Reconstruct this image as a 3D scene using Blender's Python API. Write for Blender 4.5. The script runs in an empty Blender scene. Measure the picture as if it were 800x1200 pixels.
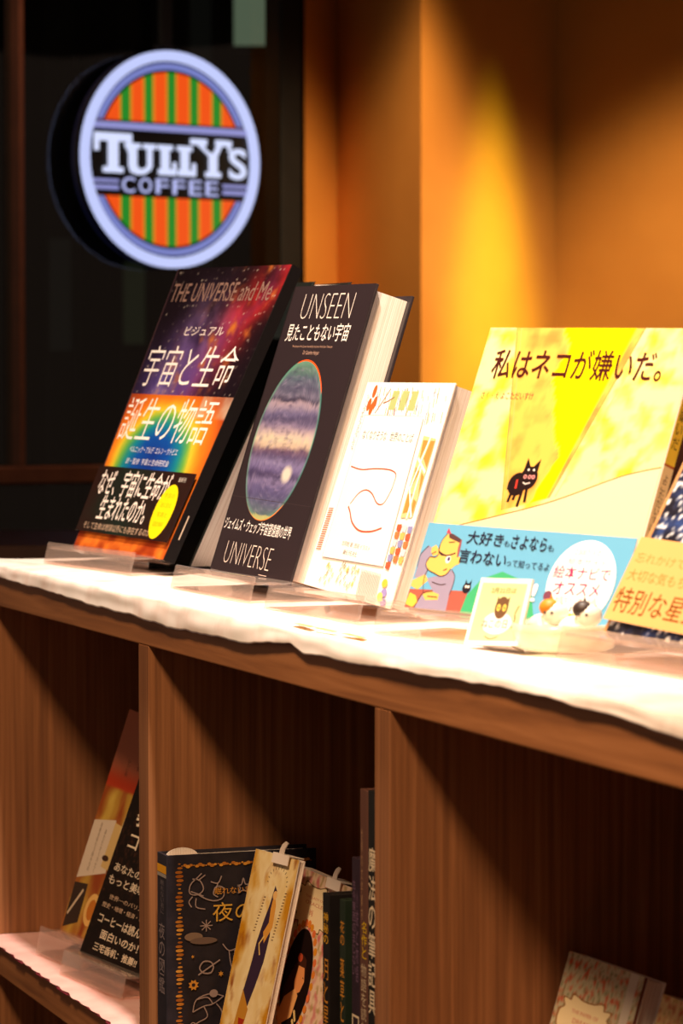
import bpy, bmesh, math, random
from math import sin, cos, pi, radians, sqrt, exp, atan2
from mathutils import Vector, Matrix, noise
from mathutils.geometry import tessellate_polygon
S = bpy.context.scene
COL = S.collection
random.seed(7)

# ------------------------------------------------------------------ camera
# world frame: x runs along the cabinet (to the right), y goes into its depth, z up
CAM = Vector((1.85, -.701, 1.15))
RIGHT = Vector((.34202, .93969, 0)); FWD = Vector((-.93969, .34202, 0))
cd = bpy.data.cameras.new('camera'); cam = bpy.data.objects.new('camera', cd); COL.objects.link(cam)
cam.location = CAM
pitch = math.atan(139 / 3650)
look = (FWD * cos(pitch) + Vector((0, 0, -sin(pitch)))).normalized()
cam.rotation_euler = look.to_track_quat('-Z', 'Y').to_euler()
cd.sensor_fit = 'HORIZONTAL'; cd.sensor_width = 36; cd.lens = 36 * 3650 / 800
cd.clip_start = .05; cd.clip_end = 100
cd.dof.use_dof = True; cd.dof.focus_distance = 2.42; cd.dof.aperture_fstop = 21
S.camera = cam
# ------------------------------------------------------------------ look
S.view_settings.view_transform = 'Standard'; S.view_settings.look = 'None'
S.view_settings.exposure = 0; S.view_settings.gamma = 1; S.view_settings.use_curve_mapping = False
w = bpy.data.worlds.new('world'); S.world = w; w.use_nodes = True
bg = w.node_tree.nodes['Background']; bg.inputs[0].default_value = (1, .68, .5, 1); bg.inputs[1].default_value = .19
# ------------------------------------------------------------------ lamps
def spot(name, loc, target, watts, size, blend, col, radius=.04):
    l = bpy.data.lights.new(name, 'SPOT'); l.energy = watts; l.spot_size = radians(size); l.spot_blend = blend
    l.color = col; l.shadow_soft_size = radius
    o = bpy.data.objects.new(name, l); COL.objects.link(o); o.location = loc
    o.rotation_euler = (Vector(target) - Vector(loc)).to_track_quat('-Z', 'Y').to_euler()
    return o
def bgp(px, f, z=0):          # a point of the cafe behind the cabinet: f metres ahead of the camera, px across
    r = (px - 400) / 3650 * f
    p = CAM + RIGHT * r + FWD * f
    return Vector((p.x, p.y, z))
spot('ceiling_spot_over_books', (-.05, -.10, 2.45), (-.38, .03, .98), 195, 72, .8, (1, .83, .68), .035)
spot('ceiling_spot_in_front', (.75, -.84, 2.35), (-.35, .05, .8), 165, 80, .8, (1, .66, .38), .15)
lampc = bgp(666, 6.05, 2.31)
spot('wall_washer_narrow', lampc, lampc - Vector((0, 0, 1)), 470, 31, .75, (.92, 1, .03), .05)
lampd = bgp(870, 5.80, 2.36)
spot('wall_washer_wide', lampd, lampd - Vector((0, 0, 1)), 120, 84, .7, (1, .74, .42), .05)
lampa = bgp(590, 5.2, 2.5)
spot('added_wall_fill', lampa, bgp(382, 6.2, 1.0), 190, 40, .9, (1, .68, .34), .08)  # added fill light, brightens the two left wall facets
spot('added_window_fill', bgp(100, 5.2, 2.6), bgp(60, 5.9, .8), 60, 50, .9, (1, .6, .4), .08)  # weak fill added so the brown window frame is not black

# ------------------------------------------------------------------ helpers
def lin(c):
    out = []
    for v in c[:3]:
        v = max(0., min(255., v)) / 255
        out.append(v / 12.92 if v <= .04045 else ((v + .055) / 1.055) ** 2.4)
    return (*out, 1)
def mixc(a, b, t):
    t = max(0, min(1, t)); return tuple(a[i] * (1 - t) + b[i] * t for i in range(3))
def mat(name, col=(200, 200, 200), rough=.5, metal=0, emit=None, estr=1, spec=.5, attr=False):
    m = bpy.data.materials.new(name); m.use_nodes = True
    b = m.node_tree.nodes['Principled BSDF']
    b.inputs['Base Color'].default_value = lin(col); b.inputs['Roughness'].default_value = rough
    b.inputs['Metallic'].default_value = metal; b.inputs['Specular IOR Level'].default_value = spec
    if attr:
        a = m.node_tree.nodes.new('ShaderNodeAttribute'); a.attribute_name = 'Col'
        m.node_tree.links.new(a.outputs['Color'], b.inputs['Base Color'])
    if emit:
        b.inputs['Emission Color'].default_value = lin(emit); b.inputs['Emission Strength'].default_value = estr
    return m
def noisy(name, cols, scale, stretch=(1, 1, 1), rough=.6, bump=.0, detail=6, dist=0., spec=.3, pos=None):
    m = mat(name, cols[0], rough, spec=spec); nt = m.node_tree; N = nt.nodes; L = nt.links
    b = N['Principled BSDF']
    tc = N.new('ShaderNodeTexCoord'); mp = N.new('ShaderNodeMapping'); mp.inputs['Scale'].default_value = stretch
    n = N.new('ShaderNodeTexNoise'); n.inputs['Scale'].default_value = scale; n.inputs['Detail'].default_value = detail
    n.inputs['Distortion'].default_value = dist
    cr = N.new('ShaderNodeValToRGB'); e = cr.color_ramp.elements
    k = len(cols); pos = pos or [.3 + .4 * i / (k - 1) for i in range(k)]
    while len(e) < k: e.new(.5)
    for i, c in enumerate(cols): e[i].position = pos[i]; e[i].color = lin(c)
    L.new(tc.outputs['Object'], mp.inputs[0]); L.new(mp.outputs[0], n.inputs['Vector'])
    L.new(n.outputs['Fac'], cr.inputs[0]); L.new(cr.outputs[0], b.inputs['Base Color'])
    if bump:
        bp = N.new('ShaderNodeBump'); bp.inputs['Strength'].default_value = bump; bp.inputs['Distance'].default_value = .001
        L.new(n.outputs['Fac'], bp.inputs['Height']); L.new(bp.outputs[0], b.inputs['Normal'])
    return m
def acrylic(name, tint=(255, 250, 246), gloss=.10, rough=.03, haze=0., hazecol=(255, 255, 255)):
    m = bpy.data.materials.new(name); m.use_nodes = True; nt = m.node_tree; N = nt.nodes; L = nt.links
    N.clear(); out = N.new('ShaderNodeOutputMaterial')
    tr = N.new('ShaderNodeBsdfTransparent'); tr.inputs[0].default_value = lin(tint)
    gl = N.new('ShaderNodeBsdfGlossy'); gl.inputs['Roughness'].default_value = rough
    fr = N.new('ShaderNodeFresnel'); fr.inputs[0].default_value = 1.49
    ge = N.new('ShaderNodeNewGeometry'); sb = N.new('ShaderNodeMath'); sb.operation = 'SUBTRACT'; sb.inputs[0].default_value = 1; L.new(ge.outputs['Backfacing'], sb.inputs[1])
    a0 = N.new('ShaderNodeMath'); a0.operation = 'ADD'; a0.inputs[1].default_value = gloss; L.new(fr.outputs[0], a0.inputs[0])
    ad = N.new('ShaderNodeMath'); ad.operation = 'MULTIPLY'; L.new(a0.outputs[0], ad.inputs[0]); L.new(sb.outputs[0], ad.inputs[1])
    mx = N.new('ShaderNodeMixShader'); L.new(ad.outputs[0], mx.inputs[0]); L.new(tr.outputs[0], mx.inputs[1]); L.new(gl.outputs[0], mx.inputs[2])
    last = mx
    if haze:
        df = N.new('ShaderNodeBsdfDiffuse'); df.inputs[0].default_value = lin(hazecol)
        m2 = N.new('ShaderNodeMixShader'); m2.inputs[0].default_value = haze
        L.new(mx.outputs[0], m2.inputs[1]); L.new(df.outputs[0], m2.inputs[2]); last = m2
    L.new(last.outputs[0], out.inputs[0])
    return m

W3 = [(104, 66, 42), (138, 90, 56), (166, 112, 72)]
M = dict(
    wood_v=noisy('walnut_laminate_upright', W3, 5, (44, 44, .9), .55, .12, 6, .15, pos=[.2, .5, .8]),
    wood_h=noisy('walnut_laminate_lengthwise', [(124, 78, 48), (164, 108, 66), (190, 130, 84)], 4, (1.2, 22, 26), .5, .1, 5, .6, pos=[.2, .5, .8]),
    cloth=noisy('white_cotton', [(236, 214, 206), (250, 240, 236), (252, 246, 243)], 22, (1, 1, 1), .9, .06, 4, spec=.1),
    pinkcloth=noisy('pale_pink_cotton', [(226, 172, 166), (240, 196, 190)], 30, (1, 1, 1), .9, .3, 4, spec=.1),
    burgundy=mat('burgundy_trim', (110, 12, 34), .8),
    pages=noisy('cream_page_edges', [(214, 196, 182), (246, 236, 228)], 6, (1, 220, 1), .85, .2, 2, spec=.1),
    print=mat('printed_coated_paper', attr=True, rough=.5, spec=.12),
    matte=mat('printed_matte_paper', attr=True, rough=.75, spec=.2),
    black=noisy('black_coated_board', [(22, 17, 19), (34, 27, 29)], 60, rough=.4),
    dark=noisy('charcoal_cover_board', [(40, 33, 36), (54, 45, 48)], 70, rough=.38),
    greenblack=noisy('green_black_board', [(20, 24, 22), (32, 36, 33)], 50, rough=.6),
    acryl=acrylic('clear_acrylic', (255, 248, 244), .08, .06, .09, (255, 232, 220)),
    glass=acrylic('window_glass', (225, 232, 228), .0, .0),
    bowl=acrylic('frosted_plastic', (250, 248, 235), .04, .2, .45, (245, 238, 215)),
    wall=noisy('ochre_plaster', [(196, 128, 52), (206, 138, 58)], 6, rough=.85, bump=.1),
    blackframe=noisy('black_metal_frame', [(12, 11, 12), (20, 18, 19)], 20, rough=.6),
    brownframe=noisy('brown_metal_frame', [(74, 42, 28), (88, 52, 34)], 20, rough=.5),
)

def obj(name, me, m=None, parent=None, loc=None):
    o = bpy.data.objects.new(name, me); COL.objects.link(o)
    if m:
        me.materials.clear(); me.materials.append(m)
    if parent: o.parent = parent
    if loc is not None: o.location = loc
    return o
def mesh(name, V, F):
    me = bpy.data.meshes.new(name); me.from_pydata([tuple(v) for v in V], [], F); me.validate(); me.update(); return me
def tag(o, label, cat, group=None):
    o['label'] = label; o['category'] = cat
    if group: o['group'] = group
    return o
def thing(name, label, cat, mw=None, group=None):
    o = bpy.data.objects.new(name, None); COL.objects.link(o); o.empty_display_size = .02
    if mw is not None: o.matrix_world = mw
    return tag(o, label, cat, group)
def struct(o): o['kind'] = 'structure'; return o
class G:                                   # gathers boxes and shapes of ONE mesh
    def __init__(s): s.V = []; s.F = []
    def add(s, V, F):
        b = len(s.V); s.V += [tuple(v) for v in V]; s.F += [[i + b for i in f] for f in F]; return s
    def box(s, x0, x1, y0, y1, z0, z1):
        return s.add([(x, y, z) for z in (z0, z1) for y in (y0, y1) for x in (x0, x1)],
                     [(0, 2, 3, 1), (4, 5, 7, 6), (0, 1, 5, 4), (2, 6, 7, 3), (0, 4, 6, 2), (1, 3, 7, 5)])
    def prism(s, q, y0, y1):               # q = four (x,z) corners TL TR BR BL
        V = [(x, y, z) for y in (y0, y1) for x, z in q]
        return s.add(V, [(0, 1, 2, 3), (7, 6, 5, 4), (0, 4, 5, 1), (1, 5, 6, 2), (2, 6, 7, 3), (3, 7, 4, 0)])
    def extr(s, poly, x0, x1):             # poly in (y,z) extruded along x
        n = len(poly); V = [(x0, y, z) for y, z in poly] + [(x1, y, z) for y, z in poly]
        return s.add(V, [tuple(range(n)), tuple(range(2 * n - 1, n - 1, -1))] + [(i, i + n, (i + 1) % n + n, (i + 1) % n) for i in range(n)])
    def disc(s, c, ax, ay, rx, ry, t, n=48, r0=0.):  # flat ring or disc of thickness t standing on plane ax,ay
        c, ax, ay = Vector(c), Vector(ax), Vector(ay); nz = ax.cross(ay)
        V = []
        for d in (0, t):
            for k in range(n):
                a = 2 * pi * k / n; V.append(c + ax * (rx * cos(a)) + ay * (ry * sin(a)) + nz * d)
        if r0 <= 0:
            return s.add(V, [tuple(range(n - 1, -1, -1)), tuple(range(n, 2 * n))] + [(k, (k + 1) % n, (k + 1) % n + n, k + n) for k in range(n)])
        for d in (0, t):
            for k in range(n):
                a = 2 * pi * k / n; V.append(c + ax * (rx * r0 * cos(a)) + ay * (ry * r0 * sin(a)) + nz * d)
        F = []
        for k in range(n):
            j = (k + 1) % n
            F += [(k, j, j + n, k + n), (2 * n + j, 2 * n + k, 3 * n + k, 3 * n + j), (n + k, n + j, 3 * n + j, 3 * n + k), (j, k, 2 * n + k, 2 * n + j)]
        return s.add(V, F)
    def obj(s, name, m, parent=None, bevel=0, seg=2, smooth=False):
        me = mesh(name, s.V, s.F)
        bm = bmesh.new(); bm.from_mesh(me); bmesh.ops.recalc_face_normals(bm, faces=bm.faces); bm.to_mesh(me); bm.free()
        if smooth: me.polygons.foreach_set('use_smooth', [True] * len(me.polygons))
        o = obj(name, me, m, parent)
        if bevel:
            md = o.modifiers.new('bevel', 'BEVEL'); md.width = bevel; md.segments = seg; md.limit_method = 'ANGLE'
        return o

# ---- flat print: shapes in cover coordinates (0..1 across, 0..1 up), laid on a surface as one thin layered mesh
_tc = {}
def glyphs(s, bold=0., res=3):
    k = (s, bold)
    if k in _tc: return _tc[k]
    c = bpy.data.curves.new('lettering', 'FONT'); c.body = s; c.resolution_u = res; c.offset = bold * (.3 if bold > 0 else 1)
    o = bpy.data.objects.new('lettering', c); COL.objects.link(o)
    bpy.context.view_layer.update()
    me = o.evaluated_get(bpy.context.evaluated_depsgraph_get()).to_mesh()
    V = [(v.co.x, v.co.y) for v in me.vertices]; F = [tuple(p.vertices) for p in me.polygons]
    o.evaluated_get(bpy.context.evaluated_depsgraph_get()).to_mesh_clear()
    bpy.data.objects.remove(o); bpy.data.curves.remove(c)
    if not V: V = [(0, 0), (1, 0), (1, 1)]; F = [(0, 1, 2)]
    xs = [v[0] for v in V]; ys = [v[1] for v in V]
    r = (V, F, min(xs), max(xs), min(ys), max(ys)); _tc[k] = r; return r
class Art:
    def __init__(s, w, h): s.V = []; s.F = []; s.C = []; s.w = w; s.h = h; s.n = 0
    def _add(s, P, F, col, layer=None):
        if layer is None: s.n += 1; layer = s.n
        b = len(s.V); s.V += [(p[0], p[1], layer) for p in P]; s.F += [[i + b for i in f] for f in F]
        s.C += (col if isinstance(col, list) else [col] * len(P))
    def rect(s, a, b, c, d, col): s._add([(a, b), (c, b), (c, d), (a, d)], [(0, 1, 2, 3)], col)
    def poly(s, P, col):
        t = tessellate_polygon([[Vector((p[0], p[1], 0)) for p in P]])
        s._add(P, [tuple(f) for f in t], col)
    def ell(s, cx, cy, rx, ry, col, rot=0, n=28, a0=0, a1=360):
        P = []
        for k in range(n + (0 if a1 - a0 == 360 else 1)):
            a = radians(a0 + (a1 - a0) * k / n); x = rx * cos(a) * s.w; y = ry * sin(a) * s.w; c, q = cos(rot), sin(rot)
            P.append((cx + (x * c - y * q) / s.w, cy + (x * q + y * c) / s.h))
        s.poly(P, col)
    def oval(s, cx, cy, rx, ry, col, n=40):
        s.poly([(cx + rx * cos(2 * pi * k / n), cy + ry * sin(2 * pi * k / n)) for k in range(n)], col)
    def stroke(s, P, wd, col, layer=None):         # wd in metres
        Q = [Vector((p[0] * s.w, p[1] * s.h)) for p in P]; L = []; R = []
        for i, q in enumerate(Q):
            d = (Q[min(i + 1, len(Q) - 1)] - Q[max(i - 1, 0)])
            if d.length < 1e-9: d = Vector((1, 0))
            d.normalize(); nn = Vector((-d.y, d.x)) * wd / 2
            L.append(((q + nn).x / s.w, (q + nn).y / s.h)); R.append(((q - nn).x / s.w, (q - nn).y / s.h))
        n = len(Q); s._add(L + R, [(i, i + n, i + n + 1, i + 1) for i in range(n - 1)], col, layer)
    def curve(s, P, wd, col, k=6, layer=None):     # smooth stroke through points
        O = []
        for i in range(len(P) - 1):
            p0 = P[max(i - 1, 0)]; p1 = P[i]; p2 = P[i + 1]; p3 = P[min(i + 2, len(P) - 1)]
            for j in range(k):
                t = j / k
                O.append(tuple(.5 * (2 * p1[a] + (p2[a] - p0[a]) * t + (2 * p0[a] - 5 * p1[a] + 4 * p2[a] - p3[a]) * t * t + (3 * p1[a] - p0[a] - 3 * p2[a] + p3[a]) * t ** 3) for a in (0, 1)))
        O.append(P[-1]); s.stroke(O, wd, col, layer)
    def text(s, t, a, b, c, d, col, bold=0., slope=0., res=3):   # lettering filling the box a,b .. c,d
        V, F, x0, x1, y0, y1 = glyphs(t, bold, res)
        s._add([(a + (x - x0) / (x1 - x0) * (c - a), b + (y - y0) / (y1 - y0) * (d - b) + slope * (x - x0) / (x1 - x0)) for x, y in V], F, col)
    def vtext(s, t, cx, top, bot, wd, col, bold=0., rot=False):  # characters stacked downwards
        n = len(t); st = (top - bot) / n; s.n += 1
        for i, ch in enumerate(t):
            if ch == ' ': continue
            V, F, x0, x1, y0, y1 = glyphs(ch, bold, 2)
            sc = .9; m = max(x1 - x0, y1 - y0, .45); yc = top - (i + .5) * st
            s._add([(cx + ((x - (x0 + x1) / 2) / m) * wd, yc + ((y - (y0 + y1) / 2) / m) * st * sc) for x, y in V], F, col, s.n)
    def grid(s, a, b, c, d, nx, ny, fn):
        P = [(a + (c - a) * i / nx, b + (d - b) * j / ny) for j in range(ny + 1) for i in range(nx + 1)]
        F = [(j * (nx + 1) + i, j * (nx + 1) + i + 1, (j + 1) * (nx + 1) + i + 1, (j + 1) * (nx + 1) + i) for j in range(ny) for i in range(nx)]
        s._add(P, F, [fn(*p) for p in P])
    def build(s, name, parent, fmap, m='print', step=.000012):
        V = [fmap(p[0], p[1], .0001 + p[2] * step) for p in s.V]
        me = mesh(name, V, s.F)
        ca = me.color_attributes.new('Col', 'FLOAT_COLOR', 'POINT')
        flat = []
        for c in s.C: flat += lin(c)
        ca.data.foreach_set('color', flat)
        return obj(name, me, M[m], parent)
def fb(x, y, z=0, o=4): return noise.fractal(Vector((x, y, z)), 1.0, 2.0, o)   # roughly -1..1

# ---- books: local frame x across the cover, y into the book, z up the cover
def frame(o, al, ta, ro=0):
    return Matrix.Translation(o) @ Matrix.Rotation(radians(al), 4, 'Z') @ Matrix.Rotation(-radians(ta), 4, 'X') @ Matrix.Rotation(-radians(ro), 4, 'Y')
def cover_map(q):                             # q: TL TR BR BL
    TL, TR, BR, BL = q
    def f(s, t, d):
        x = (TL[0] * (1 - s) + TR[0] * s) * t + (BL[0] * (1 - s) + BR[0] * s) * (1 - t)
        z = (TL[1] * (1 - s) + TR[1] * s) * t + (BL[1] * (1 - s) + BR[1] * s) * (1 - t)
        return (x, -d, z)
    return f
def shrink(q, l, r, b, t):
    TL, TR, BR, BL = q
    return [(TL[0] + l, TL[1] - t), (TR[0] - r, TR[1] - t), (BR[0] - r, BR[1] + b), (BL[0] + l, BL[1] + b)]
def book(name, label, mw, q, T, spine, cov='dark', hard=.0025, group=None, cat='book', inset=.004, back=None):
    t = thing(name, label, cat, mw, group)
    G().prism(q, 0, hard).obj('front_cover', M[cov], t, .0005)
    bq = back or q
    G().prism(bq, T - hard, T).obj('back_cover', M[cov], t, .0005)
    sh = shrink(q, 0 if spine == 'L' else inset, inset if spine == 'L' else 0, inset * .8, inset * .8)
    G().prism(sh, hard + .0002, T - hard - .0002).obj('page_block', M['pages'], t)
    TL, TR, BR, BL = q
    th = .002
    sq = [TL, (TL[0] + th, TL[1]), (BL[0] + th, BL[1]), BL] if spine == 'L' else [(TR[0] - th, TR[1]), TR, BR, (BR[0] - th, BR[1])]
    G().prism([(a - (.0012 if spine == 'L' else -.0012), b) for a, b in sq], .0002, T - .0002).obj('spine', M[cov], t, .0006)
    return t
def right_map(q, T):                          # print on the spine at the right side
    TL, TR, BR, BL = q
    return lambda s, t, d: (BR[0] + (TR[0] - BR[0]) * t + .0013 + d, T * s, BR[1] + (TR[1] - BR[1]) * t)

# ================================================================== the cafe behind
ZF = 0.
pl = bpy.data.objects.new
def slab(name, p, q, z0, z1, th, m, back=1):   # upright slab between two floor points, thickness away from the camera
    d = (q - p); n = Vector((-d.y, d.x, 0)).normalized()
    if n.dot(FWD) < 0: n = -n
    n = Vector((FWD.x, FWD.y, 0)) * th
    V = [Vector((a.x, a.y, z)) for z in (z0, z1) for a in (p, q, q + n, p + n)]
    return G().add(V, [(0, 1, 2, 3), (4, 5, 6, 7), (0, 1, 5, 4), (1, 2, 6, 5), (2, 3, 7, 6), (3, 0, 4, 7)]).obj(name, m)
G().box(-13, 3, -3.2, 9, -.05, 0).obj('floor', noisy('dark_wood_floor', [(60, 36, 24), (84, 52, 34)], 3, (1, 10, 1), .5)); struct(bpy.data.objects['floor'])
G().box(-13, 3, -3.2, 9, 2.9, 2.95).obj('ceiling', noisy('dark_ceiling', [(46, 36, 30), (54, 42, 36)], 4, rough=.9)); struct(bpy.data.objects['ceiling'])
WP = [bgp(357, 6.15), bgp(395, 6.30), bgp(493, 5.95), bgp(650, 6.35), CAM + RIGHT * 6 + FWD * 5.29]
for p_ in WP: p_.z = 0
for i, nm in enumerate(['wall_left', 'wall_back', 'wall_middle', 'wall_right']):
    struct(slab(nm, WP[i], WP[i + 1], 0, 2.9, .12, M['wall']))
# window line: runs left and nearer from the wall edge
WD = (-RIGHT * .79 - FWD * .615).normalized()
W0 = bgp(352, 6.12)
def wl(t, z=0, off=0):                        # off = towards the camera side
    n = Vector((WD.y, -WD.x, 0));  n = n if n.dot(FWD) < 0 else -n
    p = W0 + WD * t + n * off; return Vector((p.x, p.y, z))
def bar(name, t0, t1, z0, z1, d0, d1, m):
    V = [wl(t, z, o) for z in (z0, z1) for t, o in ((t0, d0), (t1, d0), (t1, d1), (t0, d1))]
    return G().add(V, [(0, 1, 2, 3), (4, 5, 6, 7), (0, 1, 5, 4), (1, 2, 6, 5), (2, 3, 7, 6), (3, 0, 4, 7)]).obj(name, m, None, .003)
win = pl('window_1', None); COL.objects.link(win); win['kind'] = 'structure'; win['label'] = 'tall dark glazed window behind the round sign'
def wbar(*a):
    o = bar(*a); o.parent = win; return o
wbar('window_jamb', .0, .05, 0, 2.9, -.05, .005, M['blackframe'])
wbar('mullion', .652, .664, 1.015, 2.9, -.02, .03, M['brownframe'])
wbar('transom', .035, 2.2, .985, 1.016, -.03, .04, M['brownframe'])
wbar('window_jamb', 2.2, 2.26, 0, 2.9, -.03, .06, M['blackframe'])
wbar('glass_pane', .05, .652, 1.016, 2.9, -.003, .003, M['glass'])
wbar('glass_pane', .664, 2.2, 1.016, 2.9, -.003, .003, M['glass'])
wbar('glass_pane', .035, 2.2, .06, .985, -.003, .003, M['glass'])
wbar('window_sill', .035, 2.2, 0, .06, -.03, .06, M['blackframe'])
# outside, in the dark
def outside(px, f, w_, z0, z1, d, m, name):
    c = bgp(px, f); V = [c + RIGHT * (a * w_ / 2) + FWD * b + Vector((0, 0, z)) for z in (z0, z1) for a, b in ((-1, 0), (1, 0), (1, d), (-1, d))]
    return G().add(V, [(0, 1, 2, 3), (4, 5, 6, 7), (0, 1, 5, 4), (1, 2, 6, 5), (2, 3, 7, 6), (3, 0, 4, 7)]).obj(name, m, None, .004)
o = outside(150, 11, 5, 0, 2.9, .3, noisy('dark_facade', [(16, 15, 15), (26, 24, 23)], 3, rough=.9), 'building_facade')
tag(o, 'unlit dark building front seen through the window', 'building')
t = thing('lit_panel', 'pale green glowing panel outside, above and right of the round sign', 'panel', Matrix.Translation(bgp(298, 9, 2.2)))
lp = mat('pale_green_glow', (60, 60, 55), emit=(112, 122, 102), estr=.8)
def loc_box(nm, par, hw, z0, z1, d, m):
    V = [RIGHT * (a * hw) + FWD * b + Vector((0, 0, z)) for z in (z0, z1) for a, b in ((-1, 0), (1, 0), (1, d), (-1, d))]
    return G().add(V, [(0, 1, 2, 3), (4, 5, 6, 7), (0, 1, 5, 4), (1, 2, 6, 5), (2, 3, 7, 6), (3, 0, 4, 7)]).obj(nm, m, par, .003)
loc_box('light_face', t, .058, -.05, .25, .01, lp); loc_box('panel_housing', t, .066, -.062, .27, .05, M['blackframe']).location = FWD * .011
for px, z0, z1, cc, lab in ((158, 1.30, 1.55, (40, 44, 30), 'dim olive lit pillar outside behind the left book'), (72, 1.28, 1.62, (20, 21, 20), 'very faint grey pillar outside at far left'),
                            (236, 1.5, 2.6, (19, 20, 19), 'very faint grey pillar outside behind the sign')):
    t = thing('pillar', lab, 'pillar', Matrix.Translation(bgp(px, 9.5, 0)), 'dim pillars outside the window')
    loc_box('shaft', t, .045, 0, 2.9, .09, M['blackframe'])
    loc_box('lit_strip', t, .032, z0, z1, .01, mat('dim_strip', (30, 30, 28), emit=cc, estr=.4)).location = -FWD * .012
# low things in the cafe glimpsed past the books
t = thing('bench_seat', 'dark reddish brown padded bench behind the right-hand books', 'bench', Matrix.Translation(bgp(880, 3.6, 0)))
leather = noisy('red_brown_leather', [(44, 20, 14), (92, 44, 28)], 5, rough=.5, bump=.2)
loc_box('backrest', t, .13, .45, 1.13, .08, leather); loc_box('seat', t, .13, .38, .47, .4, leather).location = -FWD * .3
for a in (-.11, .11):
    for b in (.03, -.25):
        loc_box('leg', t, .015, 0, .38, .03, M['blackframe']).location = RIGHT * a + FWD * b
t = thing('cafe_table', 'dark brown table edge beyond the left end of the shelf', 'table', Matrix.Translation(bgp(60, 4.4, 0)))
loc_box('tabletop', t, .30, .905, .935, .5, noisy('dark_table', [(60, 34, 26), (78, 44, 32)], 6, rough=.5))
loc_box('table_leg', t, .03, .02, .905, .06, M['blackframe']).location = FWD * .2
loc_box('table_foot', t, .2, 0, .02, .3, M['blackframe']).location = FWD * .1

# ---- round lit sign hanging in front of the glass
sc_ = wl(.334, 0, .02); f_s = (sc_ - CAM).dot(FWD)
zs = 1.15 + (461 - 190) / 3650 * f_s
ax = -WD; nz = Vector((WD.y, -WD.x, 0)); nz = nz if nz.dot(FWD) < 0 else -nz
# put its centre on the ray through the photo position, 12 cm in front of the glass
sign_c = wl(.347, zs, .055)
RS = .203
SM = Matrix(((ax.x, 0, nz.x, sign_c.x), (ax.y, 0, nz.y, sign_c.y), (0, 1, 0, sign_c.z), (0, 0, 0, 1)))
sg = thing('round_sign', 'round lit sign with white lettering between orange and green stripes', 'sign', SM)
X, Y, Z0 = (1, 0, 0), (0, 1, 0), 0
sm = {k: mat('sign_' + k, (8, 8, 10), .5, emit=c, estr=e) for k, c, e in (
    ('ring', (196, 206, 255), 1.0), ('band', (124, 134, 205), .9), ('bar', (150, 152, 215), .9), ('text', (214, 222, 255), 1.05), ('coffee', (186, 192, 246), .95),
    ('orange', (246, 84, 20), .95), ('amber', (235, 140, 30), .9), ('green', (34, 140, 40), .9), ('rim', (16, 20, 52), .35))}
blk = mat('sign_black_face', (8, 8, 10), .45)
G().disc((0, 0, -.020), X, Y, RS * .995, RS * .995, .020, 72).obj('housing', blk, sg, 0, smooth=False)
G().disc((0, 0, -.027), X, Y, RS * 1.0, RS * 1.0, .006, 72, .965).obj('ghost_glow_rim', sm['rim'], sg)  # faint blue glow added to imitate the sign's ghost reflection in the glass
G().disc((0, 0, .0002), X, Y, RS, RS, .006, 72, .905).obj('lit_ring', sm['ring'], sg)
def chord(name, r1, r0, y0, y1, m, z, par):   # ring piece between two heights, above or below the band
    g = G(); n = 40; P = []
    s_ = 1 if y0 >= 0 else -1; lo = min(abs(y0), abs(y1))
    a0 = math.asin(lo / r1); outer = [(r1 * cos(a0 + (pi - 2 * a0) * k / n), s_ * r1 * sin(a0 + (pi - 2 * a0) * k / n)) for k in range(n + 1)]
    a2 = math.asin(min(1, lo / r0)); inner = [(r0 * cos(a2 + (pi - 2 * a2) * k / n), s_ * r0 * sin(a2 + (pi - 2 * a2) * k / n)) for k in range(n + 1)]
    V = [(x * RS, y * RS, z) for x, y in outer + inner]; F = [(k, k + 1, n + 2 + k, n + 1 + k) for k in range(n)]
    V2 = [(x, y, zz + .001) for x, y, zz in V]; m_ = len(V)
    g.add(V + V2, F + [tuple(i + m_ for i in f) for f in F]); return g.obj(name, m, par)
chord('arc_band', .885, .825, .34, 1, sm['band'], .001, sg); chord('arc_band', .885, .825, -.36, -1, sm['band'], .001, sg)
# stripes: every one a piece
edges = [(-.80, 'orange'), (-.575, 'amber'), (-.555, 'green'), (-.455, 'amber'), (-.43, 'orange'), (-.315, 'amber'), (-.295, 'green'), (-.205, 'amber'), (-.18, 'orange'), (-.06, 'amber'), (-.04, 'green'), (.05, 'amber'), (.07, 'orange'),
         (.195, 'amber'), (.215, 'green'), (.305, 'amber'), (.33, 'orange'), (.45, 'amber'), (.47, 'green'), (.565, 'amber'), (.585, 'orange'), (.80, None)]
for half in (1, -1):
    lo = .335 if half > 0 else .355
    for (x0, k), (x1, _) in zip(edges, edges[1:]):
        P = []
        for j in range(7):
            x = x0 + (x1 - x0) * j / 6; yy = sqrt(max(0, .80 ** 2 - x * x)); P.append((x, max(yy, lo + .001)))
        if max(p[1] for p in P) <= lo + .002: continue
        V = [(x * RS, half * lo * RS, .001) for x, _ in P] + [(x * RS, half * y * RS, .001) for x, y in P]
        V += [(a, b, c + .0012) for a, b, c in V]; n = 7
        F = [(i, i + 1, n + i + 1, n + i) for i in range(6)]; F += [tuple(i + 14 for i in f) for f in F]
        G().add(V, F).obj(k + '_stripe', sm[k], sg)
def rects(name, L, m, z=.0015):
    g = G()
    for a, b, c, d in L: g.box(a * RS, c * RS, b * RS, d * RS, z, z + .002)
    return g.obj(name, m, sg)
rects('bar', [(-.90, .255, .90, .315)], sm['bar'])
rects('bar', [(-.90, -.235, -.585, -.205), (-.90, -.30, -.585, -.26)], sm['bar']); rects('bar', [(.585, -.235, .90, -.205), (.585, -.30, .90, -.26)], sm['bar'])
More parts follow.
